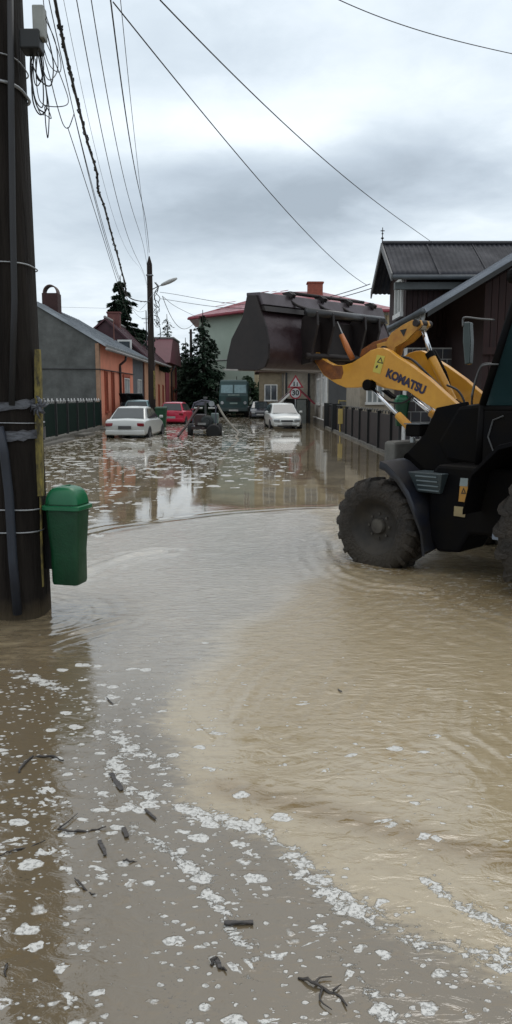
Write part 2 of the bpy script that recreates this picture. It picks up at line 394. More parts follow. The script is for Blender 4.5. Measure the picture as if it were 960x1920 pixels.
# mud colour, with reflections of loader and sky painted in
big = wnoise(1.3, 6, .6, (1,1,1), .4, .6)
fine = wnoise(14, 6, .6, (1,2.2,1), -.4, .8)
DULL, REFL_TAN, DEEP, SKY_GREY = (.128,.100,.064), (.325,.262,.165), (.170,.112,.045), (.20,.172,.135)
streak = wnoise(5, 7, .68, (1,2.4,1), -.5, 1.4, (8,3,0))
col = mixc(rng_(math_n('ADD', math_n('ADD', A['tint'], math_n('MULTIPLY', math_n('SUBTRACT', big, .5), .7)), math_n('MULTIPLY', math_n('SUBTRACT', streak, .5), 1.1)), .22, .78), DULL, REFL_TAN)  # tan area of the loader's reflection is painted by this mix
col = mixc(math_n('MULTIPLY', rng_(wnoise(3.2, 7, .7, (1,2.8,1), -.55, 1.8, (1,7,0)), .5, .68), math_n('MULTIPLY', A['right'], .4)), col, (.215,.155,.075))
col = mixc(math_n('MULTIPLY', math_n('MULTIPLY', A['ripple'], math_n('SUBTRACT', 1.0, A['right'])), .85), col, (.40,.37,.315))  # grey sky reflection painted into the colour of the rippled zone
col = mixc(math_n('MULTIPLY', rng_(fine, .5, .72), .35), col, DEEP)
col = mixc(math_n('MULTIPLY', A['tanband'], .75), col, DEEP)
col = mixc(math_n('MULTIPLY', A['churn'], .6), col, DEEP)  # churned water darkened to paint in the loader's shade
# fine dark silt / chaff in the slack water
chaff = wnoise(60, 4, .7, (1,1.6,1), .5, .5)
patch = wnoise(3.2, 5, .65, (1,1.5,1), .5, 1.2, (5,2,0))
col = mixc(math_n('MULTIPLY', math_n('MULTIPLY', rng_(chaff, .56, .66), rng_(patch, .5, .66)), math_n('MULTIPLY', A['scum'], .85)), col, (.03,.027,.024))
# foam flecks: voronoi islands of very different size
def flecks(scale, stretch, rot, dens, size, seed, dist=.35):
    vec = wmap(stretch, rot, (seed, seed*.7, 0))
    nn = N.new('ShaderNodeTexNoise'); nn.inputs['Scale'].default_value = scale*1.4; nn.inputs['Detail'].default_value = 3; L.new(vec, nn.inputs['Vector'])
    ad = N.new('ShaderNodeVectorMath'); ad.operation = 'MULTIPLY_ADD'; L.new(nn.outputs['Color'], ad.inputs[0]); ad.inputs[1].default_value = (dist/scale*2,)*3; L.new(vec, ad.inputs[2])
    vo = N.new('ShaderNodeTexVoronoi'); vo.inputs['Scale'].default_value = scale; vo.inputs['Randomness'].default_value = 1; L.new(ad.outputs[0], vo.inputs['Vector'])
    sp = N.new('ShaderNodeSeparateColor'); L.new(vo.outputs['Color'], sp.inputs[0])
    # radius from the cell's random colour; cells beyond the density have none
    rad = math_n('MULTIPLY', math_n('MULTIPLY', math_n('POWER', sp.outputs[0], 1.7), size), math_n('LESS_THAN', sp.outputs[1], dens))
    return math_n('MINIMUM', math_n('MAXIMUM', math_n('DIVIDE', math_n('SUBTRACT', rad, vo.outputs['Distance']), .07), 0.0), 1.0), rad
fA, _ = flecks(13, (1,1.35,1), .35, math_n('MULTIPLY', A['fleck_near'], math_n('MULTIPLY', rng_(patch, .36, .62), .95)), .62, 1.3)
fB, _ = flecks(34, (1,1.4,1), -.3, math_n('MULTIPLY', A['fleck_near'], math_n('MULTIPLY', rng_(patch, .34, .56), .95)), .5, 4.1)
fC, _ = flecks(6.2, (1,1,1), .2, math_n('MULTIPLY', A['fleck_near'], .20), .30, 9.4, .5)
fD, _ = flecks(4.6, (1,.8,1), .1, math_n('MULTIPLY', A['fleck_far'], math_n('MULTIPLY', rng_(wnoise(.45,4,.6,(1,.7,1),0,.5,(2,8,0)), .30, .60), 1.0)), .75, 2.2, .4)
fE, _ = flecks(11, (1,.6,1), .1, math_n('MULTIPLY', A['fleck_far'], .7), .6, 7.7, .4)
mott = wnoise(26, 5, .65, (1,1.3,1), .3, .9, (3,3,0))
wob = wnoise(15, 5, .65, (1,1.2,1), .2, .8, (1,6,0))
band = rng_(math_n('ADD', A['foamline'], math_n('MULTIPLY', math_n('SUBTRACT', wob, .5), 2.3)), .38, .55)
band = math_n('MULTIPLY', band, rng_(mott, .39, .46))
band = math_n('MULTIPLY', band, rng_(A['foamline'], .02, .1))
churnf = math_n('MULTIPLY', rng_(wnoise(9,6,.7,(1,2,1),.3,1.6,(4,1,0)), .55, .60), math_n('MULTIPLY', A['churn'], .75))
foam = math_n('MAXIMUM', math_n('MAXIMUM', math_n('MAXIMUM', fA, math_n('MULTIPLY', fB, .8)), fC), math_n('MAXIMUM', band, churnf))
foam = math_n('MAXIMUM', foam, math_n('MAXIMUM', math_n('MULTIPLY', fD, .75), math_n('MULTIPLY', fE, .6)))
foam = math_n('MULTIPLY', foam, rng_(wnoise(70,5,.7), .34, .50, .55, 1.0))
col = mixc(foam, col, (.50,.49,.46))
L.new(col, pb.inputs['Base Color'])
L.new(math_n('ADD', math_n('MULTIPLY', foam, .45), math_n('ADD', .012, math_n('MULTIPLY', A['ripple'], .05))), pb.inputs['Roughness'])
pb.inputs['IOR'].default_value = 1.8; pb.inputs['Specular IOR Level'].default_value = .5
h1 = math_n('MULTIPLY', wnoise(9, 6, .6, (1,2.6,1), 0., .6), math_n('MULTIPLY', A['ripple'], .012))
h2 = math_n('MULTIPLY', wnoise(7, 5, .55, (1,1.8,1), .5, .9), math_n('ADD', .0004, math_n('MULTIPLY', A['flow'], math_n('ADD', .003, math_n('MULTIPLY', A['right'], .0028)))))
h3 = math_n('MULTIPLY', wnoise(1.2, 3, .5, (1,.6,1), 0., .3), .0012)
h4 = math_n('MULTIPLY', foam, .004)
hh = math_n('ADD', math_n('ADD', h1, h2), math_n('ADD', h3, h4))
bp = N.new('ShaderNodeBump'); bp.inputs['Strength'].default_value = 1; bp.inputs['Distance'].default_value = 1
L.new(hh, bp.inputs['Height']); L.new(bp.outputs[0], pb.inputs['Normal'])
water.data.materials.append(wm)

# flooded ground under the water, kerbed footways that just break the surface
g = MB(); g.add([(-600,-30,-.16),(600,-30,-.16),(600,900,-.16),(-600,900,-.16)], [(0,1,2,3)])
tag(g.build('ground', mat('asphalt', (.05,.047,.043), .9, bump=.5)), kind='structure')
# ------------------------------------------------------------ shared materials
M = dict(
 pole = mat('weathered pole', (.022,.018,.015), .85, col2=(.009,.007,.006), nscale=7, stretch=(1,1,.10), bump=1.2, bscale=34, spec=.15, mud=.14, mudk=.6),
 pole2 = mat('tarred pole', (.035,.026,.022), .85, col2=(.018,.014,.013), nscale=5, stretch=(1,1,.12), spec=.2),
 cable = mat('black cable', (.018,.018,.02), .55),
 conduit = mat('grey blue conduit', (.020,.025,.036), .55, col2=(.012,.014,.02)),
 steel = mat('galvanised steel', (.32,.33,.34), .45, .7),
 tape = mat('clear plastic wrap', (.10,.105,.12), .3, col2=(.03,.03,.035), nscale=18, stretch=(1,1,4)),
 yellow_strip = mat('chipped yellow paint', (.24,.19,.045), .7, col2=(.04,.034,.02), nscale=26, stretch=(1,1,.4)),
 bin_green = mat('green bin plastic', (.003,.050,.018), .45, col2=(.002,.034,.012), nscale=6, rvar=.1, bump=.15, bscale=60),
 bin_lid = mat('green bin lid', (.010,.125,.050), .3, col2=(.008,.10,.042), nscale=6),
 grey_plaster = mat('grey render', (.115,.120,.116), .9, col2=(.062,.065,.062), nscale=1.1, bump=.6, bscale=12, mud=.9, mudk=.7),
 orange = mat('orange render', (.68,.25,.155), .85, col2=(.58,.21,.13), nscale=1.5, mud=.6),
 orange_trim = mat('dark orange trim', (.36,.085,.045), .8),
 facade_grey = mat('grey facade', (.11,.12,.13), .85),
 peach = mat('peach render', (.44,.235,.145), .85, col2=(.38,.20,.12), nscale=1.3, mud=.6),
 crimson = mat('crimson render', (.22,.035,.05), .8),
 maroon_roof = mat('maroon sheet roof', (.062,.016,.023), .5, col2=(.04,.011,.017), nscale=2, rvar=.1),
 red_roof = mat('red sheet roof', (.24,.05,.065), .45, col2=(.18,.035,.05), nscale=.8, rvar=.12),
 zinc = mat('wet zinc sheet', (.30,.32,.34), .32, .55, col2=(.18,.195,.21), nscale=1.5, rvar=.1, stretch=(.3,1,1)),
 gutter = mat('grey gutter', (.30,.29,.28), .5, .3),
 pipe_dark = mat('dark downpipe', (.03,.022,.022), .5),
 brick_dark = mat('sooty brick', (.05,.024,.022), .9, nscale=9),
 brick = mat('orange brick', (.28,.085,.055), .85, col2=(.19,.06,.04), nscale=5),
 white = mat('white paint', (.62,.62,.60), .5, col2=(.50,.50,.48)),
 white_iron = mat('white iron scroll', (.55,.55,.55), .5),
 glass = mat('window glass', (.05,.06,.07), .06, spec=.8, nscale=1),
 curtain = mat('glass over net curtain', (.30,.32,.32), .12, col2=(.12,.14,.14), nscale=2.5, stretch=(4,4,.3), spec=.7),
 fence_green = mat('dark green sheet', (.004,.016,.011), .75, col2=(.003,.011,.008), spec=.08, mud=.12),
 fence_black = mat('black iron', (.012,.013,.013), .5),
 plinth = mat('wet concrete', (.16,.15,.13), .6, col2=(.08,.072,.06), nscale=4),
 green_wall = mat('pale green render', (.37,.43,.36), .85, col2=(.32,.375,.31), nscale=.5),
 cream = mat('cream render', (.40,.33,.21), .85, col2=(.33,.27,.165), nscale=.7),
 needle = mat('conifer needles', (.022,.045,.024), .7, col2=(.010,.022,.013), nscale=1.2, spec=.25),
 leaf = mat('broad leaves', (.035,.065,.028), .6, col2=(.016,.032,.015), nscale=1.0, spec=.3),
 bark = mat('bark', (.05,.038,.03), .9),
)

# ------------------------------------------------------------ near utility pole
PX, PY = -1.80, 5.62
pole = empty('utility_pole', (PX,PY,0), 'thick dark utility pole in the near left, a green litter bin strapped to it', 'utility pole')
def pr(z): return .235-.006*z
rings = []
for z in [-.3,0,.4,1,2,3,4,5,6,7,8,9.4]:
    r_ = pr(z); ring = []
    for k in range(24):
        a = 2*PI*k/24; c_, s_ = math.cos(a), math.sin(a); e_ = .62
        ring.append((PX+r_*math.copysign(abs(c_)**e_, c_), PY+r_*math.copysign(abs(s_)**e_, s_), z))
    rings.append(ring)
b = MB().loft(rings); b.build('shaft', M['pole'], pole, world=True, autos=50)
def on_pole(u, v, off=.02):   # point on the pole's near face
    p = at(u, v, PY-.235-off); return p
c0 = MB().tube([on_pole(33,1152,.03), on_pole(24,1050,.03), on_pole(17,930,.03), on_pole(8,850,.03), on_pole(-2,800,.03)], [.032]*5, 10)
c0.build('conduit', M['conduit'], pole, world=True, smooth=True)
c1 = MB().tube([on_pole(19,-60,.01), on_pole(21,200,.01), on_pole(24,420,.01), on_pole(27,560,.01), on_pole(22,760,.01)], [.022]*5, 8)
c1.build('downlead', M['cable'], pole, world=True, smooth=True)
def band_ring(z, tilt=0., r=.006, grow=.012):
    pts = []
    for k in range(33):
        a = 2*PI*k/32; c_, s_ = math.cos(a), math.sin(a); q = pr(z)+grow; e_ = .62
        pts.append((PX+q*math.copysign(abs(c_)**e_, c_), PY+q*math.copysign(abs(s_)**e_, s_), z+tilt*c_))
    return pts
for v_, t_, r_ in [(92,-.02,.005),(145,-.02,.011),(489,-.005,.005),(793,-.006,.004),(957,-.008,.006),(1000,-.002,.006)]:
    z = at(40, v_, PY-.25)[2]; MB().tube(band_ring(z, t_), r_, 6).build('band', M['steel'], pole, world=True, smooth=True)
# plastic film wound round the pole and knotted at the strip
for v_, hgt, t_ in [(762,.035,.03),(818,.05,.015)]:
    z = at(40, v_, PY-.25)[2]; bb = MB(); rr = []
    random.seed(v_)
    for k, p in enumerate(band_ring(z, t_, grow=.016)):
        j = .006*random.random(); h_ = hgt*(.6+.5*random.random())
        rr.append([(p[0], p[1], p[2]-h_), (p[0]*1.0, p[1]-j, p[2]-h_*.3), (p[0], p[1]+j, p[2]+h_*.4), (p[0], p[1], p[2]+h_*.8)])
    bb.loft(rr, close=False, caps=False).build('plastic_wrap', M['tape'], pole, world=True, smooth=True)
ys_ = MB()
pts = [at(u_, v_, PY-.10) for u_, v_ in [(70,655),(71,700),(72,760),(73,830),(76,930)]]
for i, p in enumerate(pts): pass
ys_.loft([[(p[0]-w_,p[1]-.012,p[2]),(p[0]+w_,p[1]-.012,p[2]),(p[0]+w_,p[1]+.03,p[2]),(p[0]-w_,p[1]+.03,p[2])] for p, w_ in zip(pts, [.016,.022,.024,.024,.02])])
pts = [at(u_, v_, PY-.10) for u_, v_ in [(76,931),(78,1040),(80,1100),(80,1180)]]
ys_.loft([[(p[0]-.005,p[1]-.01,p[2]),(p[0]+.005,p[1]-.01,p[2]),(p[0]+.005,p[1]+.02,p[2]),(p[0]-.005,p[1]+.02,p[2])] for p in pts[:3]])
ys_.build('yellow_strip', M['yellow_strip'], pole, world=True)
kn = MB(); random.seed(3); kc = at(73, 762, PY-.15)
for _ in range(14):
    a = random.uniform(0, 2*PI); l = random.uniform(.03,.085)
    kn.tube([kc, (kc[0]+l*.6*math.cos(a), kc[1]-.02*random.random(), kc[2]+l*.6*math.sin(a)), (kc[0]+l*math.cos(a+.3), kc[1], kc[2]+l*math.sin(a+.3)-.01)], [.014,.010,.004], 5)
kn.build('plastic_knot', M['tape'], pole, world=True, smooth=True)
jb = MB(); q = at(66, 45, PY-.15); jb.box((q[0]+.03,q[1],q[2]), (.075,.09,.20)); jb.build('junction_box', mat('weathered box', (.28,.29,.27), .6), pole, world=True, bevel=.008)
q = at(60, 80, PY-.15); MB().box((q[0],q[1],q[2]), (.13,.14,.12)).build('cable_clamp', M['fence_black'], pole, world=True, bevel=.01)

# tangled spare cable hung on the pole
coil = MB(); random.seed(8); ax, ay = -1.56, PY-.12
def cpt(u, v, dy=0.): return at(u, v, PY-.1+dy)
loops = [[(66,95),(60,140),(62,190),(75,215),(88,200),(84,150),(74,100)], [(64,90),(58,130),(66,185),(80,200),(80,150),(70,95)],
 [(70,60),(78,120),(92,150),(108,130),(104,80),(85,35)], [(66,110),(70,170),(80,195),(110,200),(128,192),(120,160),(96,100),(76,60)],
 [(62,100),(64,150),(72,160),(82,130),(76,80)], [(72,90),(85,160),(92,205),(90,258),(86,235),(84,200)], [(60,120),(75,150),(95,160),(100,120),(90,70),(80,40)],
 [(75,80),(95,150),(105,190),(118,232),(128,240),(136,222),(139,212)], [(58,110),(63,170),(74,210),(86,216),(96,222),(90,205),(80,195)],
 [(68,70),(76,100),(80,135),(76,152),(68,140),(70,100)], [(74,60),(92,120),(112,135),(113,110),(100,70),(84,20),(80,-20)], [(62,60),(57,120),(60,160),(70,200),(84,212)]]
for lp in loops:
    dy = random.uniform(-.12,.12)
    coil.tube(spline([cpt(u_, v_, dy*(i%3-1)) for i, (u_, v_) in enumerate(lp)], 6), random.uniform(.0028,.005), 5)
tag(coil.build('cable_coil', M['cable'], loc=(ax, ay, 4.), world=True, smooth=True), 'tangled loops of spare black cable hanging off the near pole', 'cable')

# ------------------------------------------------------------ litter bins
def make_bin(loc, label, rz=0., group=None):
    r = empty('litter_bin', loc, label, 'litter bin', rz, group)
    def ring(w_, d_, z, cr=.05, dy=0.):
        pts = []
        for cx_, cy_, a0 in ((1,1,0),(-1,1,90),(-1,-1,180),(1,-1,270)):
            for k in range(5):
                a = R(a0+k*22.5); pts.append(((w_/2-cr)*cx_+cr*math.cos(a), (d_/2-cr)*cy_+cr*math.sin(a)+dy, z))
        return pts
    MB().loft([ring(.235,.20,0,.03), ring(.25,.215,.02,.035), ring(.262,.23,.25), ring(.285,.25,.38), ring(.31,.27,.56), ring(.312,.272,.60)]).build('body', M['bin_green'], r, autos=40)
    MB().loft([ring(.345,.30,.555,.05), ring(.36,.315,.56,.055), ring(.36,.315,.585,.055), ring(.335,.29,.59,.05)]).build('rim', M['bin_lid'], r, autos=40)
    prof = [(.310,.59),(.306,.62),(.285,.66),(.25,.69),(.20,.712),(.12,.725)]
    lid = MB(); rows = []
    for w_, z in prof: rows.append(ring(w_, .27*(w_/.31)**.6, z, .05))
    lid.loft(rows); lid.build('lid', M['bin_lid'], r, autos=55)
    rib = MB(); rib.tube([(-.11,-.136,.60),(-.10,-.128,.645),(-.07,-.10,.69),(-.02,-.05,.722),(.02,.03,.73)], .006, 6); rib.build('lid_ridge', M['bin_lid'], r, smooth=True)
    bk = MB(); bk.bb(-.10,.02,.125,.16,.08,.58); bk.build('bracket', M['fence_black'], r)
    return r
# the body hangs from the pole's right side
p = at(127, 1096, 5.55)
bin1 = make_bin((-1.385, 5.58, .235), 'green plastic litter bin strapped to the near utility pole', rz=R(-14))
MB().bb(-.26,-.13,-.03,.10,.10,.55).build('bracket', M['fence_black'], bin1)
bin1.scale = (.85,.85,1)

# ------------------------------------------------------------ distant utility pole and street lamp
mp_ = empty('utility_pole', (-5.62,42,0), 'dark pointed utility pole standing between the white saloon and the red car', 'utility pole')
MB().loft([[(-5.62+r_*c_, 42+r_*s_, z) for c_, s_ in ((1,1),(-1,1),(-1,-1),(1,-1))] for r_, z in ((.175,-.3),(.17,2),(.14,6),(.125,8.55),(.02,8.95))]).build('shaft', M['pole2'], mp_, world=True)
MB().bb(-5.80,-5.44,41.85,42.15,7.95,8.0).build('band', M['steel'], mp_, world=True)
MB().bb(-5.50,-5.40,41.80,41.84,1.5,3.0).build('yellow_strip', M['yellow_strip'], mp_, world=True)
lm = empty('street_lamp', (-5.45,42,7.3), 'grey cobra head street lamp on a short arm of the far pole', 'street lamp')
MB().tube([(-5.5,42,7.25),(-5.2,41.9,7.38),(-4.95,41.8,7.45)], .025, 6).build('arm', M['steel'], lm, world=True, smooth=True)
rg = []
for t_, w_, h_ in ((0,.05,.05),(.15,.11,.08),(.45,.15,.10),(.7,.13,.08),(.85,.05,.04)):
    cx_, cz_ = -5.0+t_, 7.44+t_*.42
    rg.append([(cx_+h_*math.sin(a)*-.4, 41.8+w_*math.cos(a), cz_+h_*math.sin(a)) for a in [2*PI*k/10 for k in range(10)]])
MB().loft(rg).build('lamp_head', mat('lamp head', (.38,.38,.37), .5), lm, world=True, smooth=True)
tk = MB(); random.seed(21)
for k in range(7):
    z0 = random.choice([8.1,7.6,7.0,6.4,5.6,5.0,4.4]); x0 = -5.42+random.uniform(0,.15)
    pts = [(x0,41.9,z0)]
    for j in range(5): pts.append((x0+.05+random.uniform(-.08,.16), 41.8+random.uniform(-.1,.1), z0-.2*(j+1)+random.uniform(-.15,.15)))
    tk.tube(spline(pts,4), random.uniform(.012,.024), 5)
for k in range(5):
    z0 = random.uniform(5.0,6.9); tk.tube(spline([(-5.42,41.9,z0),(-5.2,41.9,z0-.1),(-5.12,41.9,z0-.35),(-5.3,41.9,z0-.4),(-5.42,41.9,z0-.2)],4), .014, 4)
tag(tk.build('cable_coil', M['cable'], loc=(-5.4,41.9,6), smooth=True), 'messy cable tangle hanging on the far pole beside the lamp', 'cable')
p3 = empty('utility_pole', (-6.3,76,0), 'slim far utility pole in front of the dark conifers at the street end', 'utility pole')
MB().cyl((-6.3,76,-.3),(-6.3,76,8.1),.16,.12,8).build('shaft', M['pole2'], p3, world=True, smooth=True)
MB().bb(-6.5,-5.9,75.95,76.05,7.7,7.8).build('crossarm', M['pole2'], p3, world=True)

# ------------------------------------------------------------ overhead wires
NP = (-1.70, 5.62)
def wire(label, px, A, B, za=None, zb=None, r=.011, wraps=0, group=None, name='overhead_wire', mt='cable', smooth=True):
    pts = [on_plane(u_, v_, A, B) for u_, v_ in px]
    if za is not None: pts = [(A[0],A[1],za)]+pts
    if zb is not None: pts = pts+[(B[0],B[1],zb)]
    r *= .66; sp = spline(pts, 7)
    if smooth and len(pts) >= 4:
        ss = np.array([math.hypot(p_[0]-A[0], p_[1]-A[1]) for p_ in pts]); zs = np.array([p_[2] for p_ in pts])
        cf_ = np.polyfit(ss, zs, 3 if len(pts) > 5 else 2, w=1/np.maximum(ss, 4)); L_ = math.hypot(B[0]-A[0], B[1]-A[1])
        s1_ = L_ if zb is not None else max(ss); s0_ = 0 if za is not None else min(ss)
        sp = [(A[0]+(B[0]-A[0])*q/L_, A[1]+(B[1]-A[1])*q/L_, float(np.polyval(cf_, q))) for q in np.linspace(s0_, s1_, 60)]
    m_ = MB().tube(sp, r, 6)
    if wraps:
        random.seed(4)
        for i in range(3, len(sp)-3):
            p_ = Vector(sp[i]); q_ = Vector(sp[i+1]); d_ = q_-p_
            for k in range(3):
                a_ = p_+d_*random.random(); o_ = Vector((random.uniform(-1,1),random.uniform(-1,1),random.uniform(-1,1)))*r*1.6
                m_.tube([tuple(a_), tuple(a_+d_*.25+o_), tuple(a_+d_*.6+o_*.8), tuple(a_+d_*.9)], r*.45, 5)
    o = m_.build(name, M[mt], loc=pts[0], smooth=True)
    return tag(o, label, 'wire', group)
MPx = (-5.62, 42)
wire('thick lumpy black cable bundle running from the near pole to the far pole', [(103,0),(114,56),(126,112),(144,187),(165,270),(181,322),(184,356),(195,386),(208,435),(221,482),(233,525),(246,560)], (-1.75,5.62), MPx, 6.6, 6.6, r=.026, wraps=1, name='cable_bundle', smooth=False)
gL = 'thin wires strung between the near and the far pole'
for px, A_, za, zb, r_ in [
 ([(88,0),(112,94),(129,157),(139,217),(161,311),(180,375),(205,470),(228,548)], (-1.78,5.62), 6.4, 6.2, .008),
 ([(127,240),(150,308),(172,375),(195,457),(225,544)], (-1.8,5.62), None, 5.9, .008),
 ([(139,214),(155,275),(170,340),(186,400),(203,452),(230,540)], (-1.75,5.7), None, 6.0, .007),
 ([(112,0),(150,150),(180,262),(202,349),(235,455),(262,544)], (-1.7,5.7), 6.8, 6.4, .004),
 ([(139,0),(165,112),(199,262),(225,375),(250,472),(270,551)], (-1.6,5.62), 7.0, 6.9, .009),
 ([(169,0),(202,169),(232,319),(255,425),(277,525)], (-1.5,5.62), 7.4, 7.3, .010),
 ([(225,0),(234,75),(246,187),(255,281),(262,356),(277,469)], (-1.2,5.62), 8.2, 7.9, .009)]:
    wire('thin grey wire strung between the near and the far utility pole', px, A_, MPx, za, zb, r=r_, group=gL)
wire('heavy twisted wire that meets the tip of the far pointed pole', [(207,0),(225,142),(247,270),(266,386),(280,455)], (-1.3,5.62), MPx, 7.8, 8.35, r=.017)
wire('long wire crossing the sky from the near pole down to the gabled dormer', [(212,0),(240,38),(300,115),(360,195),(470,310),(560,425),(640,502),(688,533)], (-1.5,5.5), (3.4,22.), None, None, r=.009)
wire('long wire crossing the sky down to the corrugated dormer ridge', [(300,0),(345,45),(400,103),(470,175),(560,255),(640,325),(720,392),(775,430),(812,455)], (-1.2,5.5), (4.6,20.2), None, None, r=.009)
wire('short wire crossing the upper right corner of the sky', [(560,-40),(630,0),(700,26),(800,60),(880,83),(960,101),(1100,135)], (0,10), (6,14), None, None, r=.009)
gR = 'wires from the far pole to the houses on the right'
for px, zb in [([(300,548),(337,553),(400,566),(470,573),(540,567),(605,557),(694,536)], None), ([(300,560),(380,572),(470,580),(560,572),(640,556),(697,542)], None)]:
    wire('sagging wire from the far pole across to the dormer gable on the right', px, MPx, (3.3,21), r=.017, group=gR)
wire('pale wire dropping from the far pole to the green house eave', [(304,555),(330,575),(368,594)], MPx, (-6,80), r=.022)
wire('dark slack wire hanging below the street lamp', [(305,555),(312,575),(322,605),(340,600),(372,612),(386,610)], MPx, (-6.3,76), r=.03)
wire('pale drop wire reaching left from the far pole to the gabled house roof', [(288,548),(275,568),(262,582)], (-5.75,42), (-8.2,52), r=.014, mt='steel')
wire('faint horizontal wire behind the arched chimney', [(60,574),(120,576),(200,578)], (-20,60), (-8,60), r=.015, mt='steel')

# ------------------------------------------------------------ left hand houses
def gable_house(x0, x1, y0, y1, ze, xr, zr, ov, root, wallm, roofm, side_len=None, th=.12):
    """street facade at x1 (ridge along y)"""
    wl = MB(); pent = [(x0,y0,-.2),(x1,y0,-.2),(x1,y0,ze),(xr,y0,zr),(x0,y0,ze)]
    wl.prism(pent, (0,y1-y0,0)); wl.build('wall', wallm, root, world=True)
    rf = MB(); s1 = (zr-ze)/(x1-xr); s0 = (zr-ze)/(xr-x0); ox = .45
    pts = [(x0-ox,y0-ov,ze-s0*ox+.03),(xr,y0-ov,zr+.03),(x1+ox,y0-ov,ze-s1*ox+.03),(x1+ox,y0-ov,ze-s1*ox+.03+th),(xr,y0-ov,zr+.05+th),(x0-ox,y0-ov,ze-s0*ox+.03+th)]
    rf.prism(pts, (0,y1-y0+2*ov,0))
    # standing seams
    n_ = int((y1-y0)/.6)
    for k in range(n_+1):
        y = y0-ov+.05+k*(y1-y0+2*ov-.1)/n_
        rf.prism([(xr,y,zr+.05+th),(x1+ox,y,ze-s1*ox+.03+th),(x1+ox,y,ze-s1*ox+.06+th),(xr,y,zr+.08+th)], (0,.03,0))
    ro = rf.build('roof', roofm, root, world=True)
    return ro, s1, ox
FX = -8.0
h1 = empty('orange_house', (FX,39.5,0), 'long low house with bare grey gable end, orange street front and pale metal roof', 'house')
ro, s1, ox = gable_house(-14.6, FX, 39.5, 50.4, 4.35, -11.4, 6.35, .15, h1, M['grey_plaster'], M['zinc'])
# orange and grey facing on the street side
MB().bb(FX,FX+.05,39.52,50.35,-.2,4.30).build('orange_facade', M['orange'], h1, world=True)
MB().bb(FX-.1,FX+.09,39.45,39.75,-.2,4.28).build('corner_pilaster', mat('tan corner', (.33,.20,.13), .9), h1, world=True)
gt = MB(); gt.tube([(FX+.52,39.3,4.0),(FX+.52,50.6,4.0)], .08, 8); gt.build('gutter', M['gutter'], h1, world=True, smooth=True)
for y_ in (45.2,):
    MB().tube([(FX+.5,y_,3.95),(FX+.45,y_,3.7),(FX+.14,y_,3.45),(FX+.14,y_,3.2),(FX+.14,y_,-.1)], .07, 8).build('downpipe', M['pipe_dark'], h1, world=True, smooth=True)
for y_, w_ in ((41.2,.75),(43.1,.75)):
    window(h1, (FX+.05,y_,1.9), (0,1), w_, 2.2, M['orange_trim'], mat('brown window pane', (.12,.04,.03), .2), (1,0), depth=.06, bars=1)  # panes are a dark brown
window(h1, (FX+.05,47.6,1.75), (0,1), 1.9, 2.0, M['white'], M['curtain'], (1,0), bars=2, depth=.08)
MB().bb(FX+.05,FX+.12,46.45,46.7,.5,2.9).bb(FX+.05,FX+.12,48.5,48.75,.5,2.9).bb(FX+.05,FX+.13,46.4,48.8,2.8,2.95).build('window_surround', M['orange_trim'], h1, world=True)
MB().tube([(-14,39.45,3.05),(FX+.1,39.44,3.0),(FX+.12,39.5,3.0),(FX+.12,45,3.02),(FX+.12,50.3,3.05)], .03, 6).build('wall_cable', M['cable'], h1, world=True)
ch = MB(); q = at(97,566,43.); ch.bb(q[0]-.42,q[0]+.42,42.6,43.4,5.2,7.15); cho = ch.build('chimney', M['brick_dark'], ro, world=True)
cp = MB(); cx_ = q[0]
arc = [(cx_+.40*math.cos(a), .46*math.sin(a)+7.15) for a in [PI*k/12 for k in range(13)]]; arc2 = [(cx_+.34*math.cos(a), .40*math.sin(a)+7.15) for a in [PI*k/12 for k in range(13)]][::-1]
cp.prism([(x_,42.7,z_) for x_, z_ in arc+arc2], (0,.6,0)); cp.build('chimney_cowl', mat('rusty cowl', (.10,.06,.05), .7), ro, world=True)
cl = MB(); 
for a_, r_, cx2, sx in ((0,0,0,0),): pass
# small orange decor: nothing else on this front

h1b = empty('grey_fronted_house', (FX,50.4,0), 'short grey fronted house squeezed between the orange house and the maroon gable', 'house')
ro2, s1, ox = gable_house(-14.4, FX, 50.6, 55.2, 4.35, -11.4, 6.2, .05, h1b, M['facade_grey'], M['zinc'])
window(h1b, (FX,53.2,1.8), (0,1), 1.5, 2.0, M['white'], M['curtain'], (1,0), bars=1, depth=.08)
MB().tube([(FX+.52,50.7,4.0),(FX+.52,55.2,4.0)], .08, 8).build('gutter', M['gutter'], h1b, world=True, smooth=True)
ant = MB(); ant.tube([(-9.4,52,5.0),(-9.4,52,6.9)], .03, 6); ant.build('antenna', mat('rust mast', (.18,.07,.05), .7), ro2, world=True)

h2 = empty('maroon_roofed_house', (FX,55.5,0), 'peach fronted house under a dark maroon gable roof with a brick chimney', 'house')
ro, s1, ox = gable_house(-13.6, FX, 55.6, 68, 4.55, -10.6, 6.95, .3, h2, M['maroon_roof'], M['maroon_roof'])
MB().bb(FX,FX+.06,55.7,67.9,-.2,4.4).build('peach_facade', M['peach'], h2, world=True)
rc = MB(); rc.tube([(-10.6,55.3,7.16),(-10.6,68.3,7.16)], .11, 8); rc.build('ridge_cap', M['gutter'], ro, world=True, smooth=True)
MB().bb(-11.0,-10.1,58.3,58.9,6.0,7.75).bb(-11.06,-10.04,58.24,58.96,7.75,7.85).build('chimney', mat('pink brick', (.15,.06,.055), .9), ro, world=True)
mf = MB(); mf.tube([(FX+.55,55.4,4.2),(FX+.55,68.2,4.2)], .09, 8); mf.build('gutter', M['gutter'], h2, world=True, smooth=True)
MB().tube([(FX+.55,57.5,4.1),(FX+.5,57.5,3.8),(FX+.15,57.5,3.6),(FX+.15,57.5,0)], .08, 8).build('downpipe', M['pipe_dark'], h2, world=True, smooth=True)
dw = MB(); dw.bb(-9.6,-8.9,54.6,55.2,4.6,5.4); 
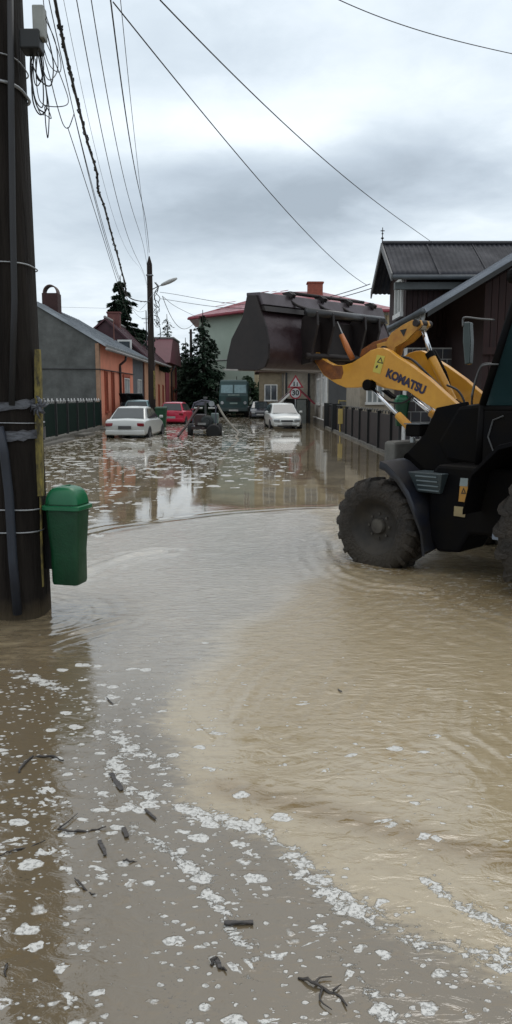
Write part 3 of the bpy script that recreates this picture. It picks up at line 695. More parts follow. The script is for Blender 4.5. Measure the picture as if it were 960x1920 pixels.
dw_o = MB().bb(-9.75,-8.75,55.20,55.28,4.75,5.6).build('attic_window', M['white'], h2, world=True); MB().bb(-9.62,-8.88,55.17,55.2,4.87,5.48).build('pane', M['glass'], dw_o, world=True)
for y_ in (60.5,63.5,66.3): window(h2, (FX+.06,y_,1.7), (0,1), .9, 1.9, M['orange_trim'], M['glass'], (1,0), bars=1)

h3 = empty('crimson_house', (FX,68.3,0), 'peach and crimson house with a tall plain maroon hipped roof at the row end', 'house')
w3 = MB(); w3.bb(-15,FX,68.5,78,-.2,4.6); w3.build('wall', M['peach'], h3, world=True)
for y0_, y1_ in ((68.5,71.2),(76.9,78)): MB().bb(FX,FX+.08,y0_,y1_,-.2,4.5).build('crimson_pilaster', M['crimson'], h3, world=True)
rg = MB(); rg.loft([[(-15.4,68.2,4.6),(FX+.5,68.2,4.6),(FX+.5,78.4,4.6),(-15.4,78.4,4.6)],[(-14.6,72.2,6.95),(FX+.35,72.2,6.95),(FX+.35,78,6.95),(-14.6,78,6.95)]]); 
r3 = rg.build('roof', mat('plain maroon roof', (.10,.022,.033), .6, col2=(.08,.018,.026)), h3, world=True)
MB().bb(-14.7,FX+.45,72.1,78.1,6.95,7.08).build('ridge_trim', M['gutter'], r3, world=True)
MB().tube([(FX+.5,72.5,4.5),(FX+.15,72.5,3.9),(FX+.15,72.5,0)], .08, 8).build('downpipe', M['pipe_dark'], h3, world=True, smooth=True)
for y_ in (73.2,75.3): window(h3, (FX,y_,1.7), (0,1), .8, 1.8, M['orange_trim'], M['glass'], (1,0), bars=1)
an = MB(); q = at(275,640,60); an.tube([(q[0],60,5.2),(q[0],60,8.1)], .04, 6).tube([(q[0]-.35,60,7.5),(q[0]+.45,60,7.5)], .025, 5).tube([(q[0]-.2,60,7.2),(q[0]+.3,60,7.2)], .02, 5)
tag(an.build('tv_antenna', M['cable'], loc=(q[0],60,5.2)), 'thin television antenna above the maroon roof', 'antenna')

# ------------------------------------------------------------ left fence: dark green panels, iron posts, white scrolls on a plinth
A_, B_ = (-7.15,20.0), (-8.05,39.4)
fr = empty('sheet_fence', (A_[0],A_[1],0), 'dark green sheet metal fence with white scrollwork below the grey gable wall', 'fence')
def fp(t, z, o=0.): return (A_[0]+(B_[0]-A_[0])*t+o, A_[1]+(B_[1]-A_[1])*t, z)
MB().prism([fp(0,-.2),fp(0,-.2,.28),fp(0,.16,.28),fp(0,.16)], (B_[0]-A_[0],B_[1]-A_[1],0)).build('plinth', M['plinth'], fr, world=True)
nP = 9
for k in range(nP):
    t0, t1 = k/nP+.006, (k+1)/nP-.006
    a_, b_ = fp(t0,.22,.1), fp(t1,.22,.1)
    MB().prism([(a_[0],a_[1],.2),(a_[0]+.03,a_[1],.2),(a_[0]+.03,a_[1],1.36),(a_[0],a_[1],1.36)], (b_[0]-a_[0],b_[1]-a_[1],0)).build('panel', M['fence_green'], fr, world=True)
    sc = MB(); 
    for j in range(3):
        tt = t0+(t1-t0)*(j+.5)/3; c_ = fp(tt,1.46,.12); pts = []
        for q_ in range(13):
            a = q_/12*1.6*2*PI; rr = .10*(1-q_/16); pts.append((c_[0]-.04*math.cos(a), c_[1]+rr*2.2*math.cos(a), c_[2]+rr*math.sin(a)))
        sc.tube(pts, .014, 5)
        e_ = fp(min(t1,tt+(t1-t0)/6),1.40,.12); sc.tube([(c_[0],c_[1]+.2,c_[2]+.02), (e_[0],e_[1],1.38)], .014, 5)
    sc.build('scroll', M['white_iron'], fr, world=True, smooth=True)
for k in range(nP+1):
    c_ = fp(k/nP,.75,.14); MB().bb(c_[0]-.04,c_[0]+.05,c_[1]-.05,c_[1]+.05,.15,1.45).build('post', M['fence_black'], fr, world=True)
fs_ = MB(); fs_.prism([(-8.35,38.2,-.2),(-6.3,38.2,-.2),(-6.3,38.2,.06),(-8.35,38.2,.06)], (.2,40,0))
tag(fs_.build('pavement', M['plinth'], loc=(-7.4,38,0), world=True), kind='structure')
kb = MB(); kb.bb(-7.3,-6.9,22.0,29.5,-.2,.07); kb.bb(-7.45,-7.0,31.5,33.5,-.2,.10); tag(kb.build('kerb', M['plinth'], loc=(-7.1,26,0)), kind='structure')

# ------------------------------------------------------------ trees
def conifer(x, y, h, rad, label, n=5200, seed=1, dens=1., group=None, zmin=.6, pw=.85):
    rs = random.Random(seed); t = empty('spruce', (x,y,0), label, 'conifer', group=group)
    MB().tube([(x,y,-.2),(x+.05,y,h*.5),(x,y,h)], [h*.022,h*.013,.03], 7).build('trunk', M['bark'], t, world=True)
    cr_ = MB(); nt_ = int((h-zmin)*3)
    br = []
    for i in range(nt_):
        z = zmin+(h-zmin-.2)*(i/nt_)**.95; k_ = 1-z/h; nb = int(5+7*k_)
        for j in range(nb):
            a = rs.uniform(0,2*PI); l = rad*(k_**pw)*rs.uniform(.55,1.18)+.12
            br.append((z, a, l))
    tot = sum(b_[2] for b_ in br)
    for z, a, l in br:
        m_ = max(3, int(n*l/tot)); ca, sa = math.cos(a), math.sin(a)
        for _ in range(m_):
            s_ = rs.random()**.7*l; dr = -.28*s_-.10*s_*s_/max(l,.3)+.12*(s_/l)**3*l
            w_ = (l-s_)*.28+.08
            px_ = x+ca*s_+rs.uniform(-w_,w_)*-sa; py_ = y+sa*s_+rs.uniform(-w_,w_)*ca; pz = z+dr-rs.random()*.22*(1+l*.2)
            q = rs.uniform(.09,.21)*(1+h*.02); a2 = a+rs.uniform(-1,1); tilt = rs.uniform(-.9,.2)
            ex = Vector((math.cos(a2),math.sin(a2),tilt)).normalized()*q; ey = Vector((-math.sin(a2),math.cos(a2),rs.uniform(-.6,.6)))*q*.4
            c_ = Vector((px_,py_,pz)); cr_.quad(tuple(c_-ex-ey*.6),tuple(c_-ey),tuple(c_+ex),tuple(c_+ey))
    cr_.build('crown', M['needle'], t, world=True)
    return t
def broadleaf(x, y, h, rad, label, n=5000, seed=1, low=.15, group=None):
    rs = random.Random(seed); t = empty('leafy_tree', (x,y,0), label, 'tree', group=group)
    tr = MB(); tr.tube([(x,y,-.2),(x+.1,y,h*.35),(x,y+.1,h*.7)], [h*.03,h*.022,.04], 7); cl_ = []
    for _ in range(22):
        a = rs.uniform(0,2*PI); e = rs.uniform(low,1); rr = rad*math.sin(PI*min(1,.18+.8*e)**.9)*rs.uniform(.35,1)
        c_ = (x+rr*math.cos(a), y+rr*math.sin(a), h*e*.93); cl_.append((c_, rad*rs.uniform(.22,.42)))
        tr.tube([(x,y,c_[2]*.55), ((x+c_[0])/2,(y+c_[1])/2,c_[2]*.82), c_], [.06,.04,.015], 5)
    tr.build('trunk', M['bark'], t, world=True)
    cr_ = MB()
    for i in range(n):
        c_, r_ = cl_[i%len(cl_)]; d = Vector((rs.gauss(0,1),rs.gauss(0,1),rs.gauss(0,.8))).normalized()*r_*rs.random()**.45
        q = rs.uniform(.06,.15); c2 = Vector(c_)+d; u_ = Vector((rs.gauss(0,1),rs.gauss(0,1),rs.gauss(0,1))).normalized(); v_ = u_.cross(Vector((rs.gauss(0,1),rs.gauss(0,1),rs.gauss(0,1)))).normalized()
        cr_.quad(tuple(c2-u_*q), tuple(c2-v_*q*.6), tuple(c2+u_*q), tuple(c2+v_*q*.6))
    cr_.build('crown', M['leaf'], t, world=True)
    return t
conifer(-10.95, 64, 11.3, 6.2, 'dark spruce rising behind the maroon gable roof left of the far pole', 34000, 3, zmin=5., pw=1.0)
conifer(-10.4, 92, 11.2, 4.2, 'ragged conifer behind the plain maroon hipped roof', 5000, 5)
conifer(-12.6, 88, 9.3, 3.2, 'low bushy conifer behind the roofs directly left of the far pole', 4500, 6)
conifer(-5.0, 74, 9.7, 3.3, 'tall dark fir in front of the pale green house corner', 12000, 7)
conifer(-7.2, 80, 7.6, 2.6, 'smaller fir between the crimson house and the tall fir', 6000, 8)
conifer(-1.9, 76, 3.6, 1.9, 'short conifer below the pale green wall behind the truck', 4500, 9)
gT = 'dark shrubs and trees massed at the street end'
for i, (x_, y_, h_, r_) in enumerate([(-7.6,84,5.8,2.8),(-4.6,84,5.4,3.0),(-1.8,82,4.2,2.6),(.4,79,3.6,1.9),(-6.3,88,6.4,3.2),(-.75,70.5,3.4,1.3),(.9,71,3.6,1.5)]):
    broadleaf(x_, y_, h_, r_, ['dark leafy tree beside the crimson house end','dark leafy tree behind the far slim pole','dark leafy tree right behind the green truck','dark shrub right of the green truck','dark leafy tree furthest back at the street end','low dark shrub pressed against the green truck side','low dark shrub below the cream front by the dark car'][i], 6500, 30+i, low=.05, group=gT)
# dark boarded yard fence closing the street end
yf = MB()
for k in range(60): yf.bb(-8.2+k*.155,-8.06+k*.155,81,81.04,-.2,2.0+.03*math.sin(k*2.1))
tag(yf.build('board_fence', mat('dark boards', (.03,.03,.028), .8), loc=(-4,81,0)), 'dark board fence under the trees at the street end', 'fence')
hl = MB(); rows = []
for j, y_ in enumerate((130,170,240,330)):
    rows.append([(x_, y_, -1+[0,5,13,16][j]*(.55+.3*math.sin(x_*.013+j)+.15*math.sin(x_*.05+j*2))) for x_ in np.linspace(-260,260,60)])
hl.loft(rows, close=False, caps=False); tag(hl.build('hills', mat('far woods', (.04,.06,.04), .9, col2=(.025,.04,.03), nscale=.08), smooth=True), kind='structure')
# ------------------------------------------------------------ big green/cream house across the street end
gh = empty('green_house', (2,75,0), 'tall pale green and cream house with a red hipped roof at the street end', 'house')
fpn = [(-5.9,81.5),(-.2,75),(12.6,75),(12.6,90),(-5.9,90)]
ZE = 9.6
MB().loft([[(x_,y_,-.3) for x_,y_ in fpn],[(x_,y_,ZE) for x_,y_ in fpn]]).build('wall', M['green_wall'], gh, world=True)
MB().bb(-.15,12.6,74.93,75.02,-.3,ZE-.3).build('cream_front', M['cream'], gh, world=True)
eo = [(-7.0,81.2),(-.6,73.9),(13.4,73.9),(13.4,91),(-7.0,91)]
ap = [(2.0,82.2),(4.2,81.5),(6.6,81.5),(6.6,84.0),(2.0,84)]
rf = MB(); rf.loft([[(x_,y_,ZE) for x_,y_ in eo],[(x_,y_,ZE+.16) for x_,y_ in eo],[(x_,y_,12.35) for x_,y_ in ap]])
rfo = rf.build('roof', M['red_roof'], gh, world=True)
fa = MB(); fa.tube([(eo[0][0],eo[0][1],ZE-.02),(eo[1][0],eo[1][1],ZE-.02),(eo[2][0],eo[2][1],ZE-.02)], .12, 6); fa.build('gutter', M['crimson'], gh, world=True)
sg = MB(); random.seed(5)
for _ in range(16):
    t_ = random.random(); s_ = random.uniform(.12,.8); a_ = Vector((*eo[0],ZE+.2)).lerp(Vector((*eo[1],ZE+.2)), t_); b_ = Vector((*ap[0],12.95)).lerp(Vector((*ap[1],12.95)), t_)
    p_ = a_.lerp(b_, s_); q_ = a_.lerp(b_, s_+.03); d_ = (Vector((*eo[1],0))-Vector((*eo[0],0))).normalized()*random.uniform(.3,1.2)
    sg.quad(tuple(p_-d_+Vector((0,0,.05))), tuple(p_+d_+Vector((0,0,.05))), tuple(q_+d_+Vector((0,0,.05))), tuple(q_-d_+Vector((0,0,.05))))
sg.build('wet_patch', M['crimson'], rfo, world=True)
MB().bb(5.25,6.75,80,81.3,10.5,13.15).bb(5.15,6.85,79.9,81.4,13.0,13.12).build('chimney', M['brick'], rfo, world=True)
for row, hh_ in ((2.6,1.8),(5.7,1.8),(8.1,1.5)):
    for k in range(6):
        window(gh, (1.3+k*2.05,74.93,row), (1,0), 1.25, hh_, M['white'], M['glass'], (0,-1), bars=1, fw=.1, trans=True)
pl_ = MB()
for k in range(7): pl_.bb(.12+k*2.05,.42+k*2.05,74.80,74.92,-.2,ZE-.3)
pl_.bb(-.1,12.6,74.83,74.92,4.2,4.4); pl_.build('pilaster_and_band', M['cream'], gh, world=True)
dirn = Vector((5.7,-6.5,0)).normalized(); nn_ = (-dirn.y*-1*-1, 0)
n2 = (-6.5/8.65, -5.7/8.65)
window(gh, (-.9,75.8,8.6), (dirn.x,dirn.y), .9, 1.4, M['white'], M['glass'], n2, bars=1)
MB().tube([(-5.85,81.35,5.3),(-.35,75.1,5.3)], .05, 6).build('wall_band', M['gutter'], gh, world=True)

# low buildings right of the truck
cb = empty('low_cream_house', (3,60,0), 'low dim cream house with a white framed window behind the parked dark car', 'house')
MB().bb(.25,4.4,60,66,-.3,3.5).build('wall', mat('dim cream', (.22,.18,.12), .85), cb, world=True)
MB().prism([(-.1,59.6,3.5),(4.8,59.6,3.5),(2.4,59.6,4.6)], (0,6.8,0)).build('roof', M['maroon_roof'], cb, world=True)
window(cb, (1.15,60,1.95), (1,0), 1.0, 1.25, M['white'], M['glass'], (0,-1), bars=1)
MB().bb(2.0,2.12,59.9,60,-.2,3.4).bb(2.5,2.62,59.9,60,-.2,3.4).build('pilaster', M['plinth'], cb, world=True)
cw = empty('cream_annexe', (3,52,0), 'small cream walled annexe with dark corner posts behind the traffic signs', 'building')
MB().bb(2.05,4.2,52,57,-.3,3.4).build('wall', mat('pale annexe', (.33,.29,.23), .85), cw, world=True)
MB().bb(1.95,2.08,51.9,52.05,-.3,3.4).bb(3.45,3.58,51.93,52,-.3,3.4).build('corner_post', M['fence_black'], cw, world=True)
MB().prism([(1.7,51.5,3.4),(4.5,51.5,3.4),(3.1,51.5,4.2)], (0,6,0)).build('roof', M['maroon_roof'], cw, world=True)
gp = empty('gate_porch', (3,49,0), 'small gabled gate porch with a white bargeboard behind the signs', 'porch')
a1, a2, a3 = at(521,756,48.5), at(556,724,48.5), at(592,757,48.5)
bgb = MB(); bgb.prism([a1,a2,(a2[0],a2[1],a2[2]-.16),(a1[0]+.16,a1[1],a1[2]-.02)], (0,.08,0)); bgb.build('bargeboard', M['white'], gp, world=True)
bgb = MB(); bgb.prism([a2,a3,(a3[0]-.1,a3[1],a3[2]-.05),(a2[0],a2[1],a2[2]-.13)], (0,.08,0)); bgb.build('bargeboard', M['crimson'], gp, world=True)
rp = MB(); rp.prism([(a1[0]-.05,48.6,a1[2]+.02),(a2[0],48.6,a2[2]+.06),(a3[0],48.6,a3[2]+.02),(a2[0],48.6,a2[2]-.05)], (0,1.6,0)); rp.build('roof', M['maroon_roof'], gp, world=True)
MB().bb(1.75,1.87,48.7,48.82,-.2,1.6).bb(3.3,3.42,48.7,48.82,-.2,1.7).bb(1.9,3.3,49.9,49.95,-.2,1.5).build('post', M['fence_black'], gp, world=True)
MB().bb(2.55,3.15,48.66,48.7,-.1,1.45).build('grey_door', mat('grey door', (.13,.14,.13), .6), gp, world=True)

# pale street house on the right, seen along its front, with a dark grey gable
RX = 3.95
rh = empty('pale_street_house', (RX,42.5,0), 'pale washed-out street house with white framed windows right of the signs', 'house')
MB().prism([(RX,42.5,-.3),(9.5,42.5,-.3),(9.5,42.5,3.3),(6.7,42.5,5.0),(RX,42.5,3.3)], (0,9,0)).build('wall', mat('dark grey gable', (.075,.075,.075), .9, nscale=1.2), rh, world=True)
MB().bb(RX-.06,RX,42.48,51.5,.25,3.2).build('pale_front', mat('washed render', (.38,.37,.34), .85, col2=(.18,.16,.135), nscale=.9, mud=.9), rh, world=True)
MB().bb(RX-.14,RX,42.45,51.5,-.2,.30).build('plinth', M['plinth'], rh, world=True)
MB().bb(RX-.17,RX-.06,42.43,51.5,.30,.35).build('plinth_cap', M['white'], rh, world=True)
for y_, w_ in ((43.9,1.3),(47.8,2.2)):
    window(rh, (RX-.06,y_,1.95), (0,-1), w_, 1.6, M['white'], M['curtain'], (-1,0), bars=1, depth=.08, fw=.12)
MB().bb(RX-.12,RX-.06,42.5,42.9,.35,3.2).bb(RX-.12,RX-.06,45.4,45.8,.35,3.2).build('pilaster', M['white'], rh, world=True)
MB().prism([(RX-.4,42.2,3.2),(6.7,42.2,5.1),(9.9,42.2,3.2),(9.9,42.2,3.32),(6.7,42.2,5.22),(RX-.4,42.2,3.32)], (0,9.6,0)).build('roof', M['maroon_roof'], rh, world=True)
an = empty('beige_annexe', (6,33,0), 'low beige annexe with a white shuttered window behind the dark fence', 'building')
MB().bb(4.42,6.25,33,38,-.3,2.75).build('wall', mat('beige render', (.30,.26,.20), .85), an, world=True)
MB().bb(4.25,6.5,32.7,38.2,2.75,2.9).build('roof', M['gutter'], an, world=True)
window(an, (5.05,33,1.9), (1,0), .75, 1.15, M['white'], M['curtain'], (0,-1), bars=2)
MB().bb(5.9,5.98,32.95,33,.3,2.7).bb(6.08,6.16,32.95,33,.3,2.7).build('downpipe', M['white'], an, world=True)

# ------------------------------------------------------------ timber house with dormer on the right
wood = mat('maroon boards', (.024,.007,.0065), .8, col2=(.013,.005,.005), nscale=6, stretch=(3,3,.15))
th = empty('timber_house', (4,15.8,0), 'dark maroon timber house with a corrugated gabled dormer and grey metal roof', 'house')
def boards(mb, x0, x1, y, zf, z0=-.3, wd=.14):
    n_ = max(1, int((x1-x0)/wd)); 
    for k in range(n_):
        xa, xb = x0+(x1-x0)*k/n_, x0+(x1-x0)*(k+1)/n_-.012
        mb.prism([(xa,y,z0),(xb,y,z0),(xb,y,zf(xb)),(xa,y,zf(xa))], (0,.04,0))
EX, EZ, SL = 3.30, 3.22, .60     # eave x, eave z, roof slope
def roofz(x): return EZ+(x-EX)*SL
wb = MB(); wb.prism([(4.6,15.85,-.3),(10.5,15.85,-.3),(10.5,15.85,roofz(8.5)-1.1),(8.5,15.85,roofz(8.5)-.12),(4.6,15.85,roofz(4.6)-.12)], (0,10,0)); wb.build('wall', wood, th, world=True)
bd = MB(); boards(bd, 4.57, 8.5, 15.79, lambda x_: roofz(x_)-.16); bd.build('boarding', wood, th, world=True)
MB().bb(4.55,8.6,15.72,15.78,2.45,2.60).build('rail', wood, th, world=True)
rf = MB(); rf.prism([(EX,15.3,EZ),(8.5,15.3,roofz(8.5)),(13,15.3,roofz(8.5)-2.2),(13,15.3,roofz(8.5)-2.14),(8.5,15.3,roofz(8.5)+.06),(EX,15.3,EZ+.06)], (0,11.2,0))
for k in range(27):
    y_ = 15.34+k*.41; rf.prism([(EX,y_,EZ+.06),(8.5,y_,roofz(8.5)+.06),(8.5,y_,roofz(8.5)+.10),(EX,y_,EZ+.10)], (0,.05,0))
tro = rf.build('roof', mat('wet grey sheet', (.27,.29,.32), .30, .35, col2=(.16,.175,.20), nscale=2, rvar=.08, stretch=(.4,1,1)), th, world=True)
MB().prism([(EX+.02,15.24,EZ-.08),(8.5,15.24,roofz(8.5)-.08),(8.5,15.24,roofz(8.5)+.02),(EX+.02,15.24,EZ+.02)], (0,.05,0)).build('bargeboard', M['fence_black'], th, world=True)
# scalloped eave fascia
sc = MB()
for k in range(26):
    y_ = 15.3+k*.42; sc.prism([(EX-.03,y_,EZ+.0),(EX-.03,y_+.36,EZ),(EX-.03,y_+.30,EZ-.12),(EX-.03,y_+.18,EZ-.17),(EX-.03,y_+.06,EZ-.12)], (.02,0,0))
sc.build('scalloped_fascia', mat('painted fascia', (.30,.32,.33), .5), th, world=True)
MB().tube([(EX-.09,15.2,EZ+.02),(EX-.09,26,EZ+.02)], .06, 8).build('gutter', mat('dark gutter', (.07,.08,.09), .4, .3), th, world=True, smooth=True)
# dormer (cross gable facing the street)
DY0, DY1, DYC, DZE, DZR = 18.75, 21.75, 20.1, 4.42, 5.42
DYC = (DY0+DY1)/2
dwm = MB(); dwm.prism([(3.62,DY0+.35,2.4),(3.62,DY1-.35,2.4),(3.62,DY1-.35,4.6),(3.62,DYC,5.3),(3.62,DY0+.35,4.6)], (5,0,0)); dwo = dwm.build('dormer', wood, th, world=True)
bs = MB(); boards(bs, 3.66, 8.4, DY0+.30, lambda x_: 4.36, 3.0, .12); bs.build('dormer_boarding', wood, dwo, world=True)
# corrugated sheets: geometry waves
def corr(y0, z0, y1, z1, xa, xb, name):
    n_ = int((xb-xa)/.02); mb = MB(); top = []; 
    k1 = 6
    vs = []; fs = []
    for i in range(n_+1):
        x_ = xa+(xb-xa)*i/n_; w_ = .011*math.sin(i*2*PI/6.0)
        for j in range(k1+1):
            t_ = j/k1; st = .02 if (j>=3) else 0
            vs.append((x_, y0+(y1-y0)*t_, z0+(z1-z0)*t_+w_+st))
    for i in range(n_):
        for j in range(k1):
            a = i*(k1+1)+j; fs.append((a, a+1, a+k1+2, a+k1+1))
    mb.add(vs, fs); o = mb.build(name, mat('grey corrugated sheet', (.022,.024,.033), .65, .0, col2=(.012,.013,.018), nscale=1.3, rvar=.1, spec=.25), th, world=True, smooth=True)
    so_ = o.modifiers.new('t','SOLIDIFY'); so_.thickness = .012
    return o
co = corr(DY0-.12, DZE, DYC, DZR, 3.22, 9.5, 'dormer_roof'); corr(DY1+.12, DZE, DYC, DZR, 3.22, 9.5, 'dormer_roof')
for x_ in (4.3,5.45,6.6): MB().prism([(x_,DY0-.12,DZE+.022),(x_,DYC,DZR+.03),(x_,DYC,DZR+.045),(x_,DY0-.12,DZE+.037)], (.035,0,0)).build('sheet_lap', MATS['grey corrugated sheet'], co, world=True)
MB().tube([(3.2,DYC,DZR+.05),(9.5,DYC,DZR+.05)], .05, 6).build('ridge_cap', mat('ridge', (.05,.05,.055), .5), co, world=True)
MB().tube([(3.2,DY0-.16,DZE-.04),(9.0,DY0-.16,DZE-.04)], .055, 8).build('gutter', mat('dark gutter', (.07,.08,.09), .4, .3), dwo, world=True, smooth=True)
MB().bb(3.3,9,DY0+.05,DY0+.24,DZE-.28,DZE-.12).build('fascia', mat('grey fascia', (.10,.11,.11), .6), dwo, world=True)
for s_ in (0, 1):
    ya, yb = (DY0-.14, DYC) if s_ == 0 else (DY1+.14, DYC)
    MB().prism([(3.2,ya,DZE-.12),(3.2,yb,DZR-.12),(3.2,yb,DZR+.05),(3.2,ya,DZE+.05)], (-.035,0,0)).build('bargeboard', mat('dull bargeboard', (.12,.12,.12), .6), dwo, world=True)
window(th, (3.62,DY0+1.15,4.06), (0,1), .95, .9, M['white'], M['curtain'], (-1,0), bars=1, depth=.06)
fi = MB(); fi.cyl((3.2,DYC,DZR),(3.2,DYC,DZR+.42),.014,.01,8); fi.lathe([(.0,DZR+.12),(.045,DZR+.16),(.0,DZR+.2)], (3.2,DYC,0), n=10); fi.lathe([(0,DZR+.24),(.03,DZR+.27),(0,DZR+.3)], (3.2,DYC,0), n=10)
fi.bb(3.15,3.25,DYC-.01,DYC+.01,DZR+.33,DZR+.35); fi.build('finial', M['fence_black'], co, world=True)

# stone tile gate wall with white joints
tw = empty('tiled_wall', (4.3,18.4,0), 'dark blue grey stone tiled wall with white joints behind the loader', 'wall')
MB().bb(3.55,5.6,18.4,18.8,-.3,2.75).build('joint_bed', mat('white grout', (.55,.55,.54), .8), tw, world=True)
tl = MB(); random.seed(9)
for j in range(12):
    z_ = -.2+j*.245
    for k in range(9):
        x_ = 3.565+k*.235+(.0 if j%2 else .11)-.11; w_ = .213
        xa, xb = max(x_,3.565), min(x_+w_,5.59)
        if xb-xa > .03: tl.bb(xa,xb,18.385-random.random()*.006,18.41,z_,z_+.222)
tl.build('tiles', mat('slate tile', (.040,.046,.060), .5, col2=(.06,.045,.04), nscale=2.4), tw, world=True)

# right hand fence of dark sheets
fr2 = empty('boundary_fence', (3.78,19,0), 'dark brown sheet fence along the right side of the street', 'fence')
FA, FB = (3.70,18.9), (3.86,41.5); nF = 10
dkb = mat('dark brown sheet', (.018,.011,.010), .6, col2=(.012,.008,.008), nscale=3)
def f2(t): return (FA[0]+(FB[0]-FA[0])*t, FA[1]+(FB[1]-FA[1])*t)
for k in range(nF):
    a_, b_ = f2(k/nF+.004), f2((k+1)/nF-.004)
    MB().prism([(a_[0],a_[1],.08),(a_[0]+.03,a_[1],.08),(a_[0]+.03,a_[1],1.12),(a_[0],a_[1],1.12)], (b_[0]-a_[0],b_[1]-a_[1],0)).build('panel', dkb, fr2, world=True)
    cc = MB()
    for j in range(4):
        y_ = a_[1]+(b_[1]-a_[1])*(j+.5)/4; cc.tube([(a_[0]+.015,y_+.25*math.cos(q),1.14+.10*abs(math.sin(q))) for q in [PI*i/8 for i in range(9)]], .012, 4)
    cc.build('scroll', M['fence_black'], fr2, world=True)
for k in range(nF+1):
    c_ = f2(k/nF); MB().bb(c_[0]-.06,c_[0]+.06,c_[1]-.06,c_[1]+.06,-.2,1.2).build('post', M['fence_black'], fr2, world=True)
MB().bb(3.66,3.80,18.9,41.4,-.2,.08).build('plinth', M['plinth'], fr2, world=True)
for y_ in (36.8, 41.0): MB().bb(3.62,4.05,y_,y_+.3,-.2,1.3).build('gate_pillar', M['fence_black'], fr2, world=True)
gs = MB(); q = at(638,781,34.0); gs.bb(q[0]-.10,q[0]+.13,33.95,34,q[2]-.32,q[2]+.34); gs.cyl((q[0],34.02,-.2),(q[0],34.02,q[2]),.03)
tag(gs.build('gas_marker', mat('pale yellow sign', (.50,.38,.12), .6, col2=(.42,.31,.10)), loc=(q[0],34,0)), 'plain yellow marker plate standing against the right fence', 'sign')
gpz = MB(); gpz.tube(spline([(4.05,38,.2),(4.05,38,1.35),(4.15,38,1.42),(4.55,38,1.42),(4.62,38,1.5),(4.62,38,2.2),(4.7,38,2.3),(5.6,38,2.3)],3), .035, 6); gpz.bb(4.0,4.5,37.9,38.1,.9,1.2)
tag(gpz.build('gas_pipe', mat('yellow gas pipe', (.35,.28,.10), .5), loc=(4.3,38,0)), 'bent yellow gas pipe against the dark grey gable', 'pipe')
b2 = make_bin((3.42, 18.2, .93), 'green hanging litter bin beside the tiled wall behind the loader arm')
MB().cyl((.0,.17,-1.1),(0,.17,.9),.03,.03,8).build('post', M['fence_black'], b2)
mb_ = MB(); mb_.bb(3.9,4.2,17.6,17.8,-.2,.85); tag(mb_.build('concrete_block', mat('pale concrete', (.30,.28,.25), .8), loc=(4.05,17.7,0), bevel=.03), 'pale concrete block at the tiled wall foot behind the loader fender', 'block')

# ------------------------------------------------------------ traffic signs
sp = at(554,737,43); SX = sp[0]
ts = empty('traffic_sign', (SX,43,0), 'white round 30 sign with red ring below a red edged warning triangle', 'traffic sign')
MB().cyl((SX,43.03,-.2),(SX,43.03,2.75),.03).build('post', M['steel'], ts, world=True)
def disc(r0, y, z, n=32): return [(SX+r0*math.cos(2*PI*k/n), y, z+r0*math.sin(2*PI*k/n)) for k in range(n)]
zc = sp[2]; redm = mat('sign red', (.26,.02,.03), .5); whm = mat('sign white', (.40,.40,.40), .5); blk = mat('sign black', (.015,.015,.015), .5)
d1 = MB().prism(disc(.33,42.99,zc), (0,.012,0)).build('round_plate', redm, ts, world=True)
MB().prism(disc(.255,42.982,zc), (0,.008,0)).build('white_face', whm, d1, world=True)
vs, fs = text_geo('30', .40, .012); MB().add([(SX+x_, 42.978, zc+y_) for x_, y_, _ in vs], fs).build('numerals', blk, d1, world=True)
zt = at(554,719,43)[2]
def tri(r0, y, zo=0): return [(SX-r0*.95, y, zt-r0*.5+zo), (SX+r0*.95, y, zt-r0*.5+zo), (SX, y, zt+r0+zo)]
t1 = MB().prism(tri(.48,42.99), (0,.012,0)).build('triangle_plate', redm, ts, world=True)
MB().prism(tri(.33,42.982), (0,.008,0)).build('white_face', whm, t1, world=True)
hm = MB()
for x_, s_ in ((-.08,1.),(.09,.8)):
    hm.prism([(SX+x_+.035*s_*math.cos(a), 42.978, zt+.10*s_-.03+.035*s_*math.sin(a)) for a in [2*PI*k/10 for k in range(10)]], (0,.003,0))
    hm.prism([(SX+x_-.04*s_,42.978,zt-.14),(SX+x_+.04*s_,42.978,zt-.14),(SX+x_+.03*s_,42.978,zt+.04*s_),(SX+x_-.03*s_,42.978,zt+.04*s_)], (0,.003,0))
hm.build('figures', blk, t1, world=True)

